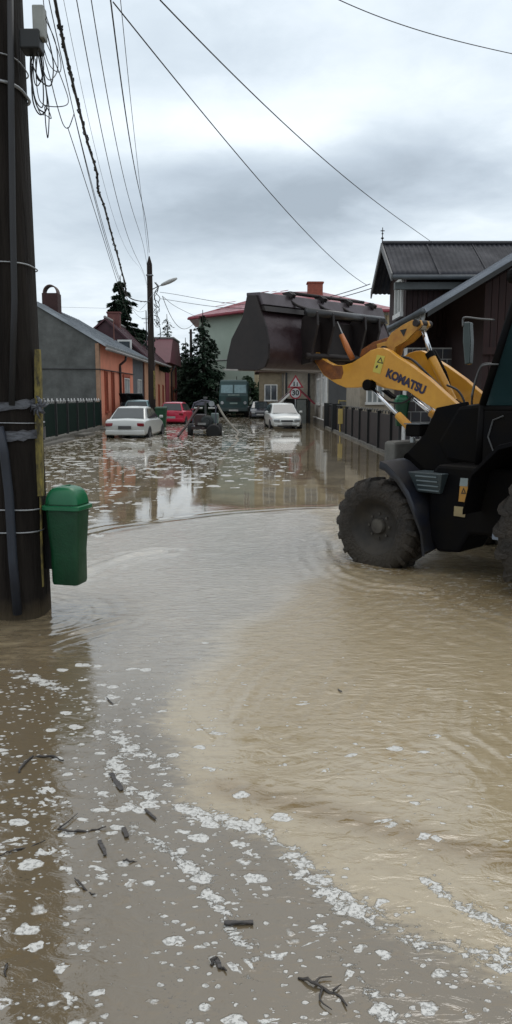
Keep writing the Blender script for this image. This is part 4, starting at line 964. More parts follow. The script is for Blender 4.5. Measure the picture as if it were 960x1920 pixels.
# ------------------------------------------------------------ cars
glassm = mat('car glass', (.03,.04,.045), .08, spec=.6, nscale=1); tyre = mat('tyre', (.012,.012,.012), .8); rimm = mat('steel wheel', (.22,.22,.22), .4, .6)
lampr = mat('red lamp lens', (.20,.012,.018), .2); lampw = mat('clear lamp lens', (.34,.36,.37), .12, .3); darkp = mat('black plastic', (.02,.02,.022), .6); platem = mat('number plate', (.40,.40,.39), .5); pdark = mat('dark plate', (.07,.07,.07), .5)
def car(name, loc, rz, label, paint, L_=4.3, W_=1.68, H_=1.42, kind='sedan', belt=.88, sink=.16, hatch=False, group=None, back=True):
    r = empty(name, loc, label, 'car', rz, group)
    hw = W_/2
    # lower body stations (y from rear bumper 0), z of belt/bonnet
    if kind == 'sedan': st = [(0,.82,.50,.42,.70),(.06,.93,.40,.34,.86),(.25,.98,.28,.25,.92),(.85,1,.25,.22,.94),(1.4,1,.22,.20,.93),(2.6,1,.22,.20,.91),(3.15,.99,.22,.20,.90),(3.7,.96,.24,.22,.80),(4.1,.90,.28,.26,.72),(4.24,.80,.36,.34,.62),(4.3,.66,.44,.44,.56)]; gh_ = (.45,1.25,2.35,3.25)
    else: st = [(0,.82,.45,.40,.78),(.05,.93,.32,.30,.90),(.2,.98,.25,.25,.94),(.9,1,.22,.22,.93),(2.0,1,.22,.20,.91),(2.75,.99,.22,.20,.90),(3.2,.97,.23,.22,.82),(3.52,.90,.27,.26,.72),(3.64,.80,.34,.34,.62),(3.70,.66,.42,.44,.55)]; gh_ = (.10,.42,1.95,2.85)
    base = 4.3 if kind == 'sedan' else 3.7; k = L_/base; hz = H_/1.42
    rings = []
    for y_, w_, z0, z1, zb in st:
        w2 = hw*w_; z0 *= hz; zb *= hz
        rings.append([(-w2*.86,y_*k,z0-.0),(-w2*.98,y_*k,z0+.10),(-w2,y_*k,(z0+zb)/2+.02),(-w2*.985,y_*k,zb-.06),(-w2*.90,y_*k,zb),(0,y_*k,zb+.03),(w2*.90,y_*k,zb),(w2*.985,y_*k,zb-.06),(w2,y_*k,(z0+zb)/2+.02),(w2*.98,y_*k,z0+.10),(w2*.86,y_*k,z0)])
    def ybz(y_):   # belt height
        for a_, b_ in zip(st[:-1], st[1:]):
            if a_[0] <= y_ <= b_[0]: t_ = (y_-a_[0])/(b_[0]-a_[0]); return (a_[4]+(b_[4]-a_[4])*t_)*hz
        return .8
    bo = MB().loft(rings).build('body', paint, r, autos=38, bevel=.02)
    # cabin
    y0, y1, y2, y3 = gh_; zr_ = H_; wb_ = hw*.92; wr_ = hw*.70
    cab = MB()
    def cr_(yb, yt, zt, wt, wbb):  # ring parts
        return
    b0 = [(-wb_,y0*k,ybz(y0)-.03),(wb_,y0*k,ybz(y0)-.03)]
    cs = [(y0,ybz(y0)-.03,wb_*.96),(y0+(y1-y0)*.9,zr_-.05,wr_*.99),(y1+.12,zr_-.01,wr_),((y1+y2)/2,zr_,wr_),(y2-.1,zr_-.02,wr_),(y2+(y3-y2)*.08,zr_-.06,wr_*.99),(y3,ybz(y3)-.03,wb_*.96)]
    rr = []
    for y_, z_, w_ in cs:
        yb = min(max(y_, y0), y3); zb = ybz(y_)-.05
        f_ = 1 if z_ > zb+.1 else 0
        wlow = wb_*(.99 if f_ else .96)
        rr.append([(-wlow,y_*k,zb),(-(w_*.97+.0),y_*k,max(z_-.035,zb+.001)),(-w_*.86,y_*k,max(z_,zb+.002)),(0,y_*k,max(z_+.018,zb+.004)),(w_*.86,y_*k,max(z_,zb+.002)),(w_*.97,y_*k,max(z_-.035,zb+.001)),(wlow,y_*k,zb)])
    cab.loft(rr).build('cabin', paint, bo, autos=30)
    def gl(name_, pts, off):
        mb = MB(); mb.prism(pts, off); return mb.build(name_, glassm, bo)
    def lerp3(a, b, t): return tuple(a[i]+(b[i]-a[i])*t for i in range(3))
    # rear and front screens
    for (yb, yt, nm, sgn) in ((y0, y0+(y1-y0)*.9, 'rear_window', -1), (y3, y2+(y3-y2)*.08, 'windscreen', 1)):
        zb = ybz(yb)-.03; zt_ = zr_-.055
        A1 = (-wb_*.86, yb*k, zb); B1 = (wb_*.86, yb*k, zb); C1 = (wr_*.86, yt*k, zt_); D1 = (-wr_*.86, yt*k, zt_)
        A1, D1 = lerp3(A1,D1,.10), lerp3(A1,D1,.93); B1, C1 = lerp3(B1,C1,.10), lerp3(B1,C1,.93)
        nrm = Vector((0, sgn*(zt_-zb), abs(yb-yt)*k)).normalized()*.022
        pts = [tuple(Vector(p_)+nrm*.2) for p_ in (A1,B1,C1,D1)]; gl(nm, pts, tuple(nrm))
    for s_ in (-1, 1):
        # side windows in two panes
        for (ya, yb2, yc, yd) in ((y0+(y1-y0)*.45+.1, (y1+y2)/2-.05, (y1+y2)/2-.05, y1+.12), ((y1+y2)/2+.02, y3-.38, y2-.02, (y1+y2)/2+.02)):
            zb = .0
            P1 = (s_*wb_*.985, ya*k, ybz(ya)+.02); P2 = (s_*wb_*.985, yb2*k, ybz(yb2)+.02); P3 = (s_*wr_*1.03, yc*k, zr_-.09); P4 = (s_*wr_*1.03, yd*k, zr_-.09)
            gl('side_window', [P1,P2,P3,P4], (s_*.018,0,.008))
        MB().box((s_*(hw+.07), (y3-.45)*k, ybz(y3-.45)+.07), (.16,.09,.11)).build('mirror', paint, bo, bevel=.03)
    # wheels
    for s_ in (-1,1):
        for yy in (.17*L_, .82*L_):
            rad = .29; tw_ = MB().lathe([(rad*.6,-.09),(rad*.93,-.095),(rad,-.07),(rad,.07),(rad*.93,.095),(rad*.6,.09)], (s_*(hw-.085),yy,rad), 'x', 20, True)
            t_ = tw_.build('wheel', tyre, r, autos=40)
            MB().lathe([(.01,.085),(rad*.3,.10),(rad*.6,.06),(rad*.6,-.06),(.01,-.05)], (s_*(hw-.085)*1.0,yy,rad), 'x', 16).build('rim', rimm, t_, autos=40)
            MB().prism([(s_*(hw+.006), yy+(rad+.05)*math.cos(a), rad+(rad+.05)*math.sin(a)) for a in [PI*q/12 for q in range(13)]], (-s_*.05,0,0)).build('wheel_arch', darkp, bo)
    # lamps, bumpers, plates
    wz = W_*.5
    zl = .68*hz if kind == 'sedan' else .70*hz
    for s_ in (-1,1):
        MB().box((s_*wz*.73, .015, zl+.03), (wz*.34,.09,.13), rz=-s_*.22).build('tail_lamp', lampr, r, bevel=.03)
        MB().box((s_*wz*.62, (st[-1][0]-.055)*k, .565*hz), (wz*.36,.16,.14), rz=-s_*.42*-1*-1 if False else s_*-.38).build('headlight', lampw, r, bevel=.035)
    MB().box((0,-.03,.60*hz if kind=='sedan' else .55*hz), (.52,.03,.12)).build('rear_plate', pdark if kind=='sedan' else platem, r, bevel=.005)
    MB().box((0,.02,.40*hz), (W_*.92,.14,.20)).build('rear_bumper', paint, r, bevel=.05)
    MB().box((0,L_-.04,.36*hz), (W_*.80,.16,.20)).build('front_bumper', paint, r, bevel=.05)
    MB().box((0,L_+.0,.545*hz), (W_*.36,.06,.08)).build('grille', darkp, r, bevel=.01)
    MB().box((0,L_+.035,.30*hz), (W_*.6,.03,.06)).build('air_intake', darkp, r, bevel=.01)
    MB().box((0,L_+.055,.43*hz), (.52,.02,.11)).build('front_plate', platem, r, bevel=.005)
    return r, bo
WP = mat('white car paint', (.50,.51,.49), .3, coat=.5, col2=(.44,.45,.43), nscale=1)
def place(u, v, Y): p_ = at(u, v, Y); return p_
# white saloon, tail towards us
car('saloon_car', (-5.15,30.3,-.17), R(-3.5), 'white saloon car seen from behind, standing in water by the green fence', WP, 4.4, 1.70, 1.40, 'sedan')
car('hatchback_car', (1.25,43.2,-.15), R(180+5), 'white small hatchback facing the camera below the traffic signs', WP, 3.8, 1.66, 1.44, 'hatch')
car('hatchback_car', (-5.05,46.0,-.15), R(-6), 'bright red hatchback seen from behind right of the far pole', mat('red car paint', (.52,.012,.055), .3, coat=.5, col2=(.44,.01,.045)), 3.5, 1.62, 1.46, 'hatch')
car('hatchback_car', (-6.35,41.0,-.1), R(0), 'pale blue car half hidden between the white saloon and the far pole', mat('pale blue paint', (.20,.32,.34), .3, coat=.5), 3.7, 1.62, 1.55, 'hatch')
dk, dkb_ = car('hatchback_car', (-7.0,43.3,-.05), R(0), 'black car with raised tailgate behind the white saloon', mat('black car paint', (.012,.012,.014), .25, coat=.5), 3.9, 1.6, 1.45, 'hatch')
MB().box((.1,-.15,1.62), (1.3,1.0,.05), rx=R(-28)).build('tailgate', MATS['black car paint'], dkb_, bevel=.02)
car('hatchback_car', (.30,62.0,-.12), R(180), 'dark parked car with a pale windscreen beside the green truck', mat('dark blue paint', (.018,.022,.035), .25, coat=.5), 3.9, 1.6, 1.42, 'hatch')

# wheeled bin by the far pole
wbn = empty('wheelie_bin', (-5.05,41.2,0), 'green wheelie bin tucked behind the far utility pole beside the red car', 'bin')
MB().loft([[(-.22,-.24,-.1),(.22,-.24,-.1),(.22,.24,-.1),(-.22,.24,-.1)],[(-.29,-.32,1.0),(.29,-.32,1.0),(.29,.34,1.0),(-.29,.34,1.0)]]).build('body', M['bin_green'], wbn, bevel=.02)
MB().loft([[(-.31,-.35,1.0),(.31,-.35,1.0),(.31,.38,1.0),(-.31,.38,1.0)],[(-.29,-.3,1.08),(.29,-.3,1.08),(.29,.32,1.1),(-.29,.32,1.1)]]).build('lid', M['bin_green'], wbn, bevel=.02)

# ------------------------------------------------------------ green truck
tg = mat('truck dark teal', (.006,.042,.040), .4, col2=(.005,.032,.032), nscale=1, coat=.2)
tr = empty('truck', (-1.80,64,-.1), 'dark green boxy truck facing the camera at the far street end', 'truck', R(180))
MB().bb(-1.2,1.2,-6.6,-.2,.85,2.95).build('box_body', tg, tr, bevel=.05)
cbm = MB().loft([[(-1.17,-.15,.75),(1.17,-.15,.75),(1.17,1.65,.75),(-1.17,1.65,.75)],[(-1.18,-.15,1.8),(1.18,-.15,1.8),(1.18,1.68,1.8),(-1.18,1.68,1.8)],[(-1.08,-.1,2.95),(1.08,-.1,2.95),(1.08,1.50,2.95),(-1.08,1.50,2.95)],[(-1.0,0,3.08),(1.0,0,3.08),(1.0,1.40,3.08),(-1.0,1.40,3.08)]]).build('cab', tg, tr, bevel=.04)
for s_ in (-1,1):
    MB().prism([(s_*.06,1.685,2.02),(s_*1.02,1.685,2.02),(s_*.98,1.575,2.68),(s_*.06,1.575,2.68)], (0,.025,0)).build('windscreen', mat('pale windscreen', (.16,.27,.29), .1, spec=.8), cbm)
    MB().lathe([(.0,.02),(.11,.02),(.13,0),(.13,-.04)], (s_*.92,1.72,1.25), 'y', 16).build('headlight', lampw, tr)
    MB().box((s_*1.34,1.4,2.2), (.06,.10,.42)).build('mirror', darkp, cbm)
    MB().tube([(s_*1.16,1.45,2.5),(s_*1.34,1.4,2.42)], .02, 5).build('mirror_arm', darkp, cbm)
    for yy in (.75,-4.2): 
        w_ = MB().lathe([(.28,-.15),(.48,-.15),(.52,-.11),(.52,.11),(.48,.15),(.28,.15)], (s_*1.02,yy,.52), 'x', 20).build('wheel', tyre, tr, autos=40)
        MB().lathe([(.02,s_*.06),(.28,s_*.12),(.28,-.1),(.02,-.1)], (s_*1.02,yy,.52), 'x', 16).build('rim', rimm, w_)
mk = MB()
for k in range(9): mk.box((-.42+k*.105,1.70,1.88), (.075,.02,.11), ry=.0)
mk.build('front_marking', mat('faded marking', (.22,.30,.28), .5), cbm)
MB().box((0,1.70,1.22), (.62,.03,.12)).build('badge_bar', mat('faded marking', (.22,.30,.28), .5), cbm)
MB().box((0,1.78,.72), (2.3,.18,.28)).build('bumper', mat('truck bumper', (.03,.05,.05), .5), tr, bevel=.03)
MB().box((0,1.89,.66), (.75,.02,.14)).build('number_plate', platem, tr)
gr_ = MB()
for k in range(5): gr_.bb(-.6,.6,1.67,1.70,1.38+k*.07,1.41+k*.07)
gr_.build('grille', darkp, cbm)

# ------------------------------------------------------------ motor pump on its trailer, with hoses
PXc, PYc = -2.18, 32.6
mp2 = empty('pump_trailer', (PXc,PYc,-.12), 'dark motor pump on a two wheeled trailer with a pale bar on top', 'motor pump')
dk_r = mat('dark rusty machine', (.045,.022,.020), .5, col2=(.02,.015,.015), nscale=6); engm = mat('oily engine', (.03,.035,.035), .4, .3)
MB().bb(-.55,.45,-.1,1.5,.38,.50).bb(-.04,.04,-.9,-.1,.40,.48).build('chassis', dk_r, mp2, bevel=.01)
MB().bb(-.42,.05,0,.9,.5,1.0).build('engine', dk_r, mp2, bevel=.06)
MB().lathe([(.02,-.12),(.20,-.12),(.27,-.06),(.27,.08),(.18,.14),(.02,.14)], (.12,-.02,.70), 'y', 20).build('pump_housing', engm, mp2, autos=40)
MB().cyl((.12,-.2,.70),(.12,-.36,.70),.10,.10,14).build('inlet', engm, mp2)
MB().bb(.28,.58,.1,.6,.62,1.05).build('fuel_tank', mat('grey green box', (.16,.21,.20), .4), mp2, bevel=.03)
for x0_, x1_ in ((-.42,-.06),(.18,.46)): MB().tube([(x0_,-.1,1.27),(x1_,-.1,1.27)], .035, 8).build('pale_bar', mat('pale bar', (.50,.50,.48), .4), mp2)
tp = MB(); tp.tube([(-.5,-.05,1.25),(-.42,-.05,1.48),(-.1,-.02,1.60),(.25,-.05,1.55),(.5,-.05,1.3)], .03, 6).tube([(-.45,.5,1.25),(-.38,.5,1.5),(.3,.5,1.5),(.5,.5,1.25)], .03, 6)
tp.bb(-.40,-.02,0,.5,1.38,1.52); tp.bb(-.5,-.46,0,.1,.5,1.28).bb(.46,.50,0,.1,.5,1.28); tp.build('top_frame', mat('purple grey frame', (.10,.10,.13), .5), mp2, bevel=.01)
MB().cyl((.05,.1,1.0),(.05,.1,1.68),.05,.04,10).bb(-.03,.13,.02,.18,1.66,1.74).build('exhaust', mat('exhaust', (.10,.10,.10), .5, .4), mp2)
MB().lathe([(.01,-.03),(.12,-.03),(.12,.03),(.01,.03)], (.32,-.15,1.45), 'y', 14).build('gauge', mat('gauge', (.25,.27,.28), .4), mp2)
for cx_, cy_, rr_, wd_ in ((-.62,.35,.31,.20),(.62,.35,.31,.20)):
    w_ = MB().lathe([(rr_*.55,-wd_/2),(rr_*.95,-wd_/2),(rr_,-wd_/3),(rr_,wd_/3),(rr_*.95,wd_/2),(rr_*.55,wd_/2)], (cx_,cy_,rr_), 'x', 20).build('wheel', tyre, mp2, autos=40)
    MB().lathe([(.02,.06),(rr_*.55,.08),(rr_*.55,-.08),(.02,-.06)], (cx_,cy_,rr_), 'x', 14).build('rim', dk_r, w_)
MB().lathe([(.06,-.12),(.26,-.12),(.31,-.06),(.31,.06),(.26,.12),(.06,.12)], (.40,-.30,.30), 'y', 22).build('spare_tyre', tyre, mp2, autos=40)
pl_ = MB(); pl_.box((-.08,-.38,.62),(.34,.02,.09)); pl_.box((-.25,-.22,.28),(.42,.03,.10)); pl_.build('marker_plate', mat('dull plate', (.25,.25,.24), .5), mp2)
hose = mat('canvas hose', (.24,.22,.185), .8); hose2 = mat('rubber suction hose', (.055,.03,.028), .6)
def hz_(pxs, r_, nm, m_, lab):
    pts = [at(u_, v_, y_) for u_, v_, y_ in pxs]; o = MB().tube(spline(pts,6), r_, 8).build(nm, m_, loc=pts[0], smooth=True); return tag(o, lab, 'hose')
hz_([(408,759,32.5),(420,780,32.2),(434,798,32.),(446,811,31.8),(444,818,31.3),(440,822,31)], .045, 'hose', hose, 'pale hose sloping from the motor pump down right into the water')
hz_([(373,763,32.5),(364,776,32.2),(356,788,32),(347,802,31.6),(338,812,31.4),(334,818,30.9)], .05, 'hose', hose2, 'dark hose sloping from the motor pump down left into the water')
# ------------------------------------------------------------ wheel loader
LTH = R(44); LO = (1.839, 7.945)
LH = (-math.sin(LTH), math.cos(LTH)); LR = (math.cos(LTH), math.sin(LTH))
def lp(u, v, r):
    d = ray(u, v); bx, by = LO[0]+r*LR[0], LO[1]+r*LR[1]
    det = -d[0]*LH[1]+LH[0]*d[1]
    t = (-bx*LH[1]+LH[0]*by)/det; f = (d[0]*by-d[1]*bx)/det
    return (r, f, CAMH+d[2]*t)
ld = empty('wheel_loader', (LO[0],LO[1],0), 'muddy black wheel loader with yellow arms raising a large empty bucket', 'wheel loader', LTH)
YEL = mat('loader yellow paint', (.60,.29,.022), .42, col2=(.46,.20,.016), nscale=3.2, rvar=.1, amount=.8, coat=.15)
YEL2 = mat('rusty loader yellow', (.26,.085,.015), .6, col2=(.11,.04,.018), nscale=7, bump=.4, bscale=30)
BLK = mat('loader black', (.004,.004,.005), .6, col2=(.007,.006,.005), nscale=3, rvar=.1, spec=.06)
BLUE = mat('dark mudguard', (.006,.008,.016), .45, col2=(.010,.009,.009), nscale=5, rvar=.1)
BKT = mat('worn bucket steel', (.032,.016,.018), .38, .35, col2=(.060,.042,.046), nscale=2.0, rvar=.12, bump=.3, bscale=14)
BKT2 = mat('dark bucket steel', (.009,.006,.006), .6, .1, col2=(.018,.012,.011), nscale=5)
CHR = mat('chromed rod', (.75,.76,.78), .16, 1.0, col2=(.6,.6,.62))
MUD = mat('muddy tyre', (.012,.010,.008), .75, col2=(.034,.026,.019), nscale=6, bump=.9, bscale=35, mud=.40, mudk=.28)
RIM = mat('muddy rim', (.09,.08,.065), .6, .2, col2=(.04,.034,.028), nscale=8)
DGL = mat('dark cab glass', (.012,.030,.032), .06, spec=.7, nscale=1)

def plate(r0, r1, pts):   # profile in (f,z) extruded across
    return [(r0, f, z) for f, z in pts], (r1-r0, 0, 0)
# bucket
outer = [(1.60,2.665),(1.535,2.655),(1.47,2.50),(1.39,2.33),(1.345,2.15),(1.35,2.02),(1.40,1.925),(1.50,1.895),(2.0,1.905)]
inner = [(1.99,1.93),(1.51,1.925),(1.43,1.95),(1.385,2.03),(1.38,2.15),(1.425,2.32),(1.505,2.49),(1.575,2.64),(1.60,2.64)]
BW = 1.06
def dens_(pts, k=4): return [q[1:] for q in spline([(0,)+p_ for p_ in pts], k)]
shell = MB().prism(*plate(-BW, BW, dens_(outer,4)+dens_(inner,4))); bk = shell.build('bucket', BKT, ld, autos=35)
for s_ in (-1, 1):
    MB().prism(*plate(s_*BW, s_*(BW+.028), [(1.66,2.675),(1.53,2.66),(1.46,2.50),(1.38,2.33),(1.335,2.15),(1.34,2.0),(1.39,1.91),(1.50,1.88),(2.0,1.90),(1.985,2.02),(1.91,2.23),(1.73,2.45)])).build('side_plate', BKT2, bk, bevel=.006)
MB().prism(*plate(-BW-.03, BW+.03, [(2.04,1.895),(1.80,1.885),(1.80,1.90),(2.04,1.912)])).build('cutting_edge', mat('worn edge steel', (.34,.32,.30), .4, .5, col2=(.2,.17,.15)), bk)
MB().prism(*plate(-BW+.002, BW-.002, [(1.70,2.70),(1.50,2.69),(1.44,2.56),(1.475,2.55),(1.55,2.655),(1.70,2.665)])).build('top_lip', mat('sheen bucket steel', (.085,.07,.078), .33, .4, col2=(.05,.038,.04), nscale=3, rvar=.1), bk, bevel=.006)
MB().prism(*plate(-BW+.002, BW-.002, [(1.475,2.55),(1.43,2.545),(1.405,2.49),(1.46,2.50)])).build('lip_rib', BKT2, bk)
for r_ in (-.62,-.58,-.1,-.06,.36,.40,.82,.86):
    MB().prism(*plate(r_, r_+.022, [(1.56,2.69),(1.46,2.66),(1.44,2.70),(1.50,2.735),(1.60,2.725)])).build('lip_lug', BKT2, bk)
wr = MB(); wr.tube([(-.55,1.55,2.73),(.75,1.55,2.735)], .02, 6); wr.build('lip_bar', BKT2, bk, smooth=True)
# mounting brackets on the bucket's back and the coupler
for r_ in (-.56,-.30,.26,.52):
    MB().prism(*plate(r_, r_+.035, [(1.36,2.44),(1.22,2.54),(1.14,2.50),(1.13,2.36),(1.20,2.12),(1.22,1.97),(1.36,1.95),(1.37,2.15)])).build('bracket_plate', BKT2, bk, bevel=.004)
MB().tube([(-.66,1.19,2.49),(.66,1.19,2.49)], .045, 14).build('coupler_tube', mat('black worn tube', (.05,.05,.052), .35, .5), bk, smooth=True)
MB().tube([(-.60,1.24,2.04),(.60,1.24,2.04)], .035, 12).build('hinge_pin', BKT2, bk, smooth=True)
MB().bb(-.54,.54,1.31,1.345,2.0,2.42).build('coupler_back', BKT2, bk)
for r_ in (-.45,.0,.42): MB().tube([(r_,1.19,2.49),(r_-.1,1.42,2.58),(r_-.16,1.50,2.64)], .016, 6).build('brace', BKT2, bk, smooth=True)
# lift arms
armpx = [(583,658),(592,661),(602,671),(612,678),(625,684),(642,685),(660,680),(679,668),(694,657),(708,652.5),(718,652),(729,657),(742,667),(767,683),(802,709),(843,746),(866,766),(860,780),(839,781),(812,766),(787,750),(764,733),(746,732),(725,728),(708,719),(696,712),(684,724),(670,727),(648,727),(631,720),(617,711),(606,703),(597,689),(588,674)]
prof = [lp(u_, v_, -.38)[1:] for u_, v_ in armpx]
# the right hand arm is the same plate, handed
for s_ in (-1, 1):
    r0, r1 = (-.38,-.30) if s_ < 0 else (.30,.38)
    a_ = MB().prism(*plate(r0, r1, prof)).build('lift_arm', YEL, ld, bevel=.007, seg=2)
    MB().prism(*plate(r0-.004 if s_<0 else r0, r1 if s_<0 else r1+.004, [lp(u_,v_,-.38)[1:] for u_,v_ in [(584,659),(592,662),(602,672),(613,679),(625,685),(642,686),(644,699),(640,710),(622,712),(607,702),(598,688),(589,674)]])).build('worn_tip', YEL2, a_, bevel=.004)
    if s_ < 0:
        # lettering and safety sticker on the outer face
        P0, P1 = Vector(lp(725,699,-.383)), Vector(lp(797,733,-.383)); ex = (P1-P0).normalized(); ln = (P1-P0).length
        ez = Vector((1,0,0)).cross(ex)*-1
        if ez.z < 0: ez = -ez
        vs, fs = text_geo('KOMATSU', 1, .055, .0); x0 = min(v_[0] for v_ in vs); x1 = max(v_[0] for v_ in vs); yh = max(v_[1] for v_ in vs)-min(v_[1] for v_ in vs)
        k_ = ln/(x1-x0); ky = .092/yh; cen = (P0+P1)/2
        MB().add([tuple(cen+ex*(v_[0]-(x0+x1)/2)*k_+ez*(v_[1])*ky+Vector((-.0015,0,0))) for v_ in vs], fs).build('lettering', mat('navy lettering', (.022,.018,.05), .5), a_)
        st_ = [lp(u_, v_, -.382) for u_, v_ in [(707,665),(722,668),(713,701),(699,697)]]
        so_ = MB().prism(st_, (-.002,0,0)).build('safety_sticker', mat('yellow sticker', (.55,.46,.07), .4, col2=(.48,.40,.07)), a_)
        c_ = Vector(lp(713,676,-.385)); e2 = (Vector(lp(721,678,-.385))-c_); up_ = Vector(lp(714.5,668,-.385))-c_
        tri_ = [tuple(c_-e2*.75-up_*.6), tuple(c_+e2*.75-up_*.6), tuple(c_+up_*.85)]; c2 = sum((Vector(t_) for t_ in tri_), Vector())/3
        inn = [tuple(c2+(Vector(t_)-c2)*.55) for t_ in tri_]
        MB().add(tri_+inn, [(0,1,4,3),(1,2,5,4),(2,0,3,5)]).build('warning_triangle', blk, so_)
        MB().prism([lp(u_,v_,-.3845) for u_,v_ in [(705,686),(709,684),(708,689),(704,691)]], (-.0006,0,0)).build('mark', blk, so_)
# cross tubes between the arms
MB().tube([(-.34,*lp(690,705,-.38)[1:]),(.34,*lp(690,705,-.38)[1:])], .045, 12).build('cross_tube', BLK, ld, smooth=True)
MB().tube([(-.38,-.43,1.46),(.38,-.43,1.46)], .04, 12).build('arm_pivot', BLK, ld, smooth=True)
# tilt linkage: bell crank between the arms, link to the bucket, cylinder back to the frame
crank = [lp(u_, v_, -.16)[1:] for u_, v_ in [(724,640),(733,624),(755,609),(772,600),(788,600),(791,609),(776,624),(760,640),(741,651),(736,668),(722,672),(708,662),(706,645)]]
for r_ in (-.16,-.03): ck = MB().prism(*plate(r_, r_+.03, crank)).build('bell_crank', mat('bright yellow crank', (.52,.28,.04), .45, col2=(.36,.15,.03), nscale=6), ld, bevel=.004)
sk = [lp(u_, v_, -.163) for u_, v_ in [(752,620),(764,618),(760,632),(749,632)]]
MB().prism([lp(u_, v_, -.1625) for u_, v_ in [(750,619),(763,616),(757,631)]], (-.001,0,0)).build('warning_mark', blk, ck)
for u_, v_ in ((722,655),(783,606)):
    p_ = lp(u_, v_, -.16); MB().cyl((-.20,p_[1],p_[2]),(.06,p_[1],p_[2]),.035,.035,14).build('pin', BKT2, ld, autos=40)
lk = [lp(u_, v_, -.13)[1:] for u_, v_ in [(728,632),(731,641),(706,660),(684,674),(674,669),(678,655),(700,641)]]
MB().prism(*plate(-.13,-.07,lk)).build('tilt_link', YEL2, ld, bevel=.006)
MB().tube([lp(640,628,-.25), lp(650,650,-.25), lp(661,673,-.25)], [.028,.034,.03], 10).build('link_rod', mat('orange link', (.42,.13,.03), .5), ld, smooth=True)
MB().tube([lp(632,603,-.22), lp(646,636,-.22), lp(664,668,-.22)], [.008,.011,.009], 6).build('link_stay', mat('steel stay', (.28,.28,.28), .4, .6), ld, smooth=True)
pa, pb_, pc = Vector(lp(791,611,-.05)), Vector(lp(806,663,-.05)), Vector(lp(850,752,-.05))
MB().cyl(pa, pb_+(pc-pb_)*.1, .024, .024, 14).build('piston_rod', CHR, ld, smooth=True)
MB().cyl(pb_, pc, .042, .042, 16).build('tilt_cylinder', YEL, ld, autos=40)
MB().cyl(pb_-(pc-pb_).normalized()*.01, pb_+(pc-pb_).normalized()*.05, .047, .047, 16).build('gland', BLK, ld, autos=40)
MB().cyl((-.11,pa.y,pa.z),(.01,pa.y,pa.z),.05,.05,16).build('rod_eye', mat('pale greasy steel', (.38,.34,.27), .45, .4), ld, autos=40)
MB().tube([tuple(pb_+Vector((.05,-.02,.03))), tuple(pb_.lerp(pc,.5)+Vector((.07,0,.05))), tuple(pc+Vector((.05,.03,.03)))], .014, 6).build('cylinder_pipe', BLK, ld, smooth=True)
# lift cylinders
for s_ in (-1, 1):
    r_ = -.30 if s_ < 0 else .34
    q0 = Vector((r_, *lp(690,722,-.38)[1:])); q1 = Vector((r_, *lp(744,778,-.38)[1:])); q2 = Vector((r_, *lp(776,812,-.38)[1:])); 
    if s_ < 0: q0.x = q1.x = q2.x = -.36
    MB().cyl(q0, q1+(q2-q1)*.2, .021, .021, 14).build('piston_rod', CHR, ld, smooth=True)
    MB().cyl(q1, q2, .04, .046, 16).build('lift_cylinder', YEL, ld, autos=40)
    MB().cyl((q0.x-.05,q0.y,q0.z),(q0.x+.05,q0.y,q0.z),.058,.058,18).build('rod_eye', BLK, ld, bevel=.008)
# second visible cylinder (steering side) and the work lamp box
MB().cyl(Vector(lp(776,748,0)), Vector(lp(812,778,0)), .02, .02, 12).build('piston_rod', CHR, ld, smooth=True)
MB().cyl(Vector(lp(808,774,0)), Vector(lp(845,800,0)), .042, .05, 14).build('lift_cylinder', YEL, ld, autos=40)
wl_ = lp(783,806,-.36)
MB().bb(wl_[0]-.10,wl_[0]+.08,wl_[1]-.09,wl_[1]+.08,wl_[2]-.06,wl_[2]+.055).build('work_lamp', BLK, ld, bevel=.015)
MB().bb(wl_[0]-.11,wl_[0]+.09,wl_[1]-.10,wl_[1]+.09,wl_[2]+.055,wl_[2]+.066).build('top_sheen', mat('painted lamp sheen', (.10,.12,.13), .3), ld, bevel=.004)  # paler slab paints the sheen on top of the black lamp box
q = lp(797,824,-.3); MB().box(q, (.05,.05,.04)).build('indicator', mat('orange lens', (.55,.30,.12), .3), ld, bevel=.01)
q = lp(774,825,-.3); MB().box(q, (.045,.04,.055)).build('marker_lamp', mat('pale lens', (.45,.48,.48), .3), ld, bevel=.006)
# hoses
random.seed(6)
for i, hp in enumerate([[(745,668),(768,672),(790,690),(800,700)],[(768,700),(790,712),(806,730),(812,748)],[(838,722),(858,732),(870,752),(872,775)],[(708,735),(722,750),(745,756),(762,752),(772,742)],[(850,770),(862,760),(880,762),(892,790),(884,808)],[(846,790),(866,782),(886,790),(894,806)],[(880,795),(884,770),(886,740),(896,700),(905,684),(925,682)],[(748,669),(775,676),(800,700),(826,725)]]):
    MB().tube(spline([lp(u_, v_, -.25+.04*(i%3)) for u_, v_ in hp], 6), .011, 6).build('hydraulic_hose', M['cable'], ld, smooth=True)
q = lp(704,735,-.3); MB().prism(*plate(-.34,-.28,[lp(u_,v_,-.34)[1:] for u_,v_ in [(714,732),(722,731),(738,744),(734,748),(726,742)]])).build('hose_bracket', BLK, ld)
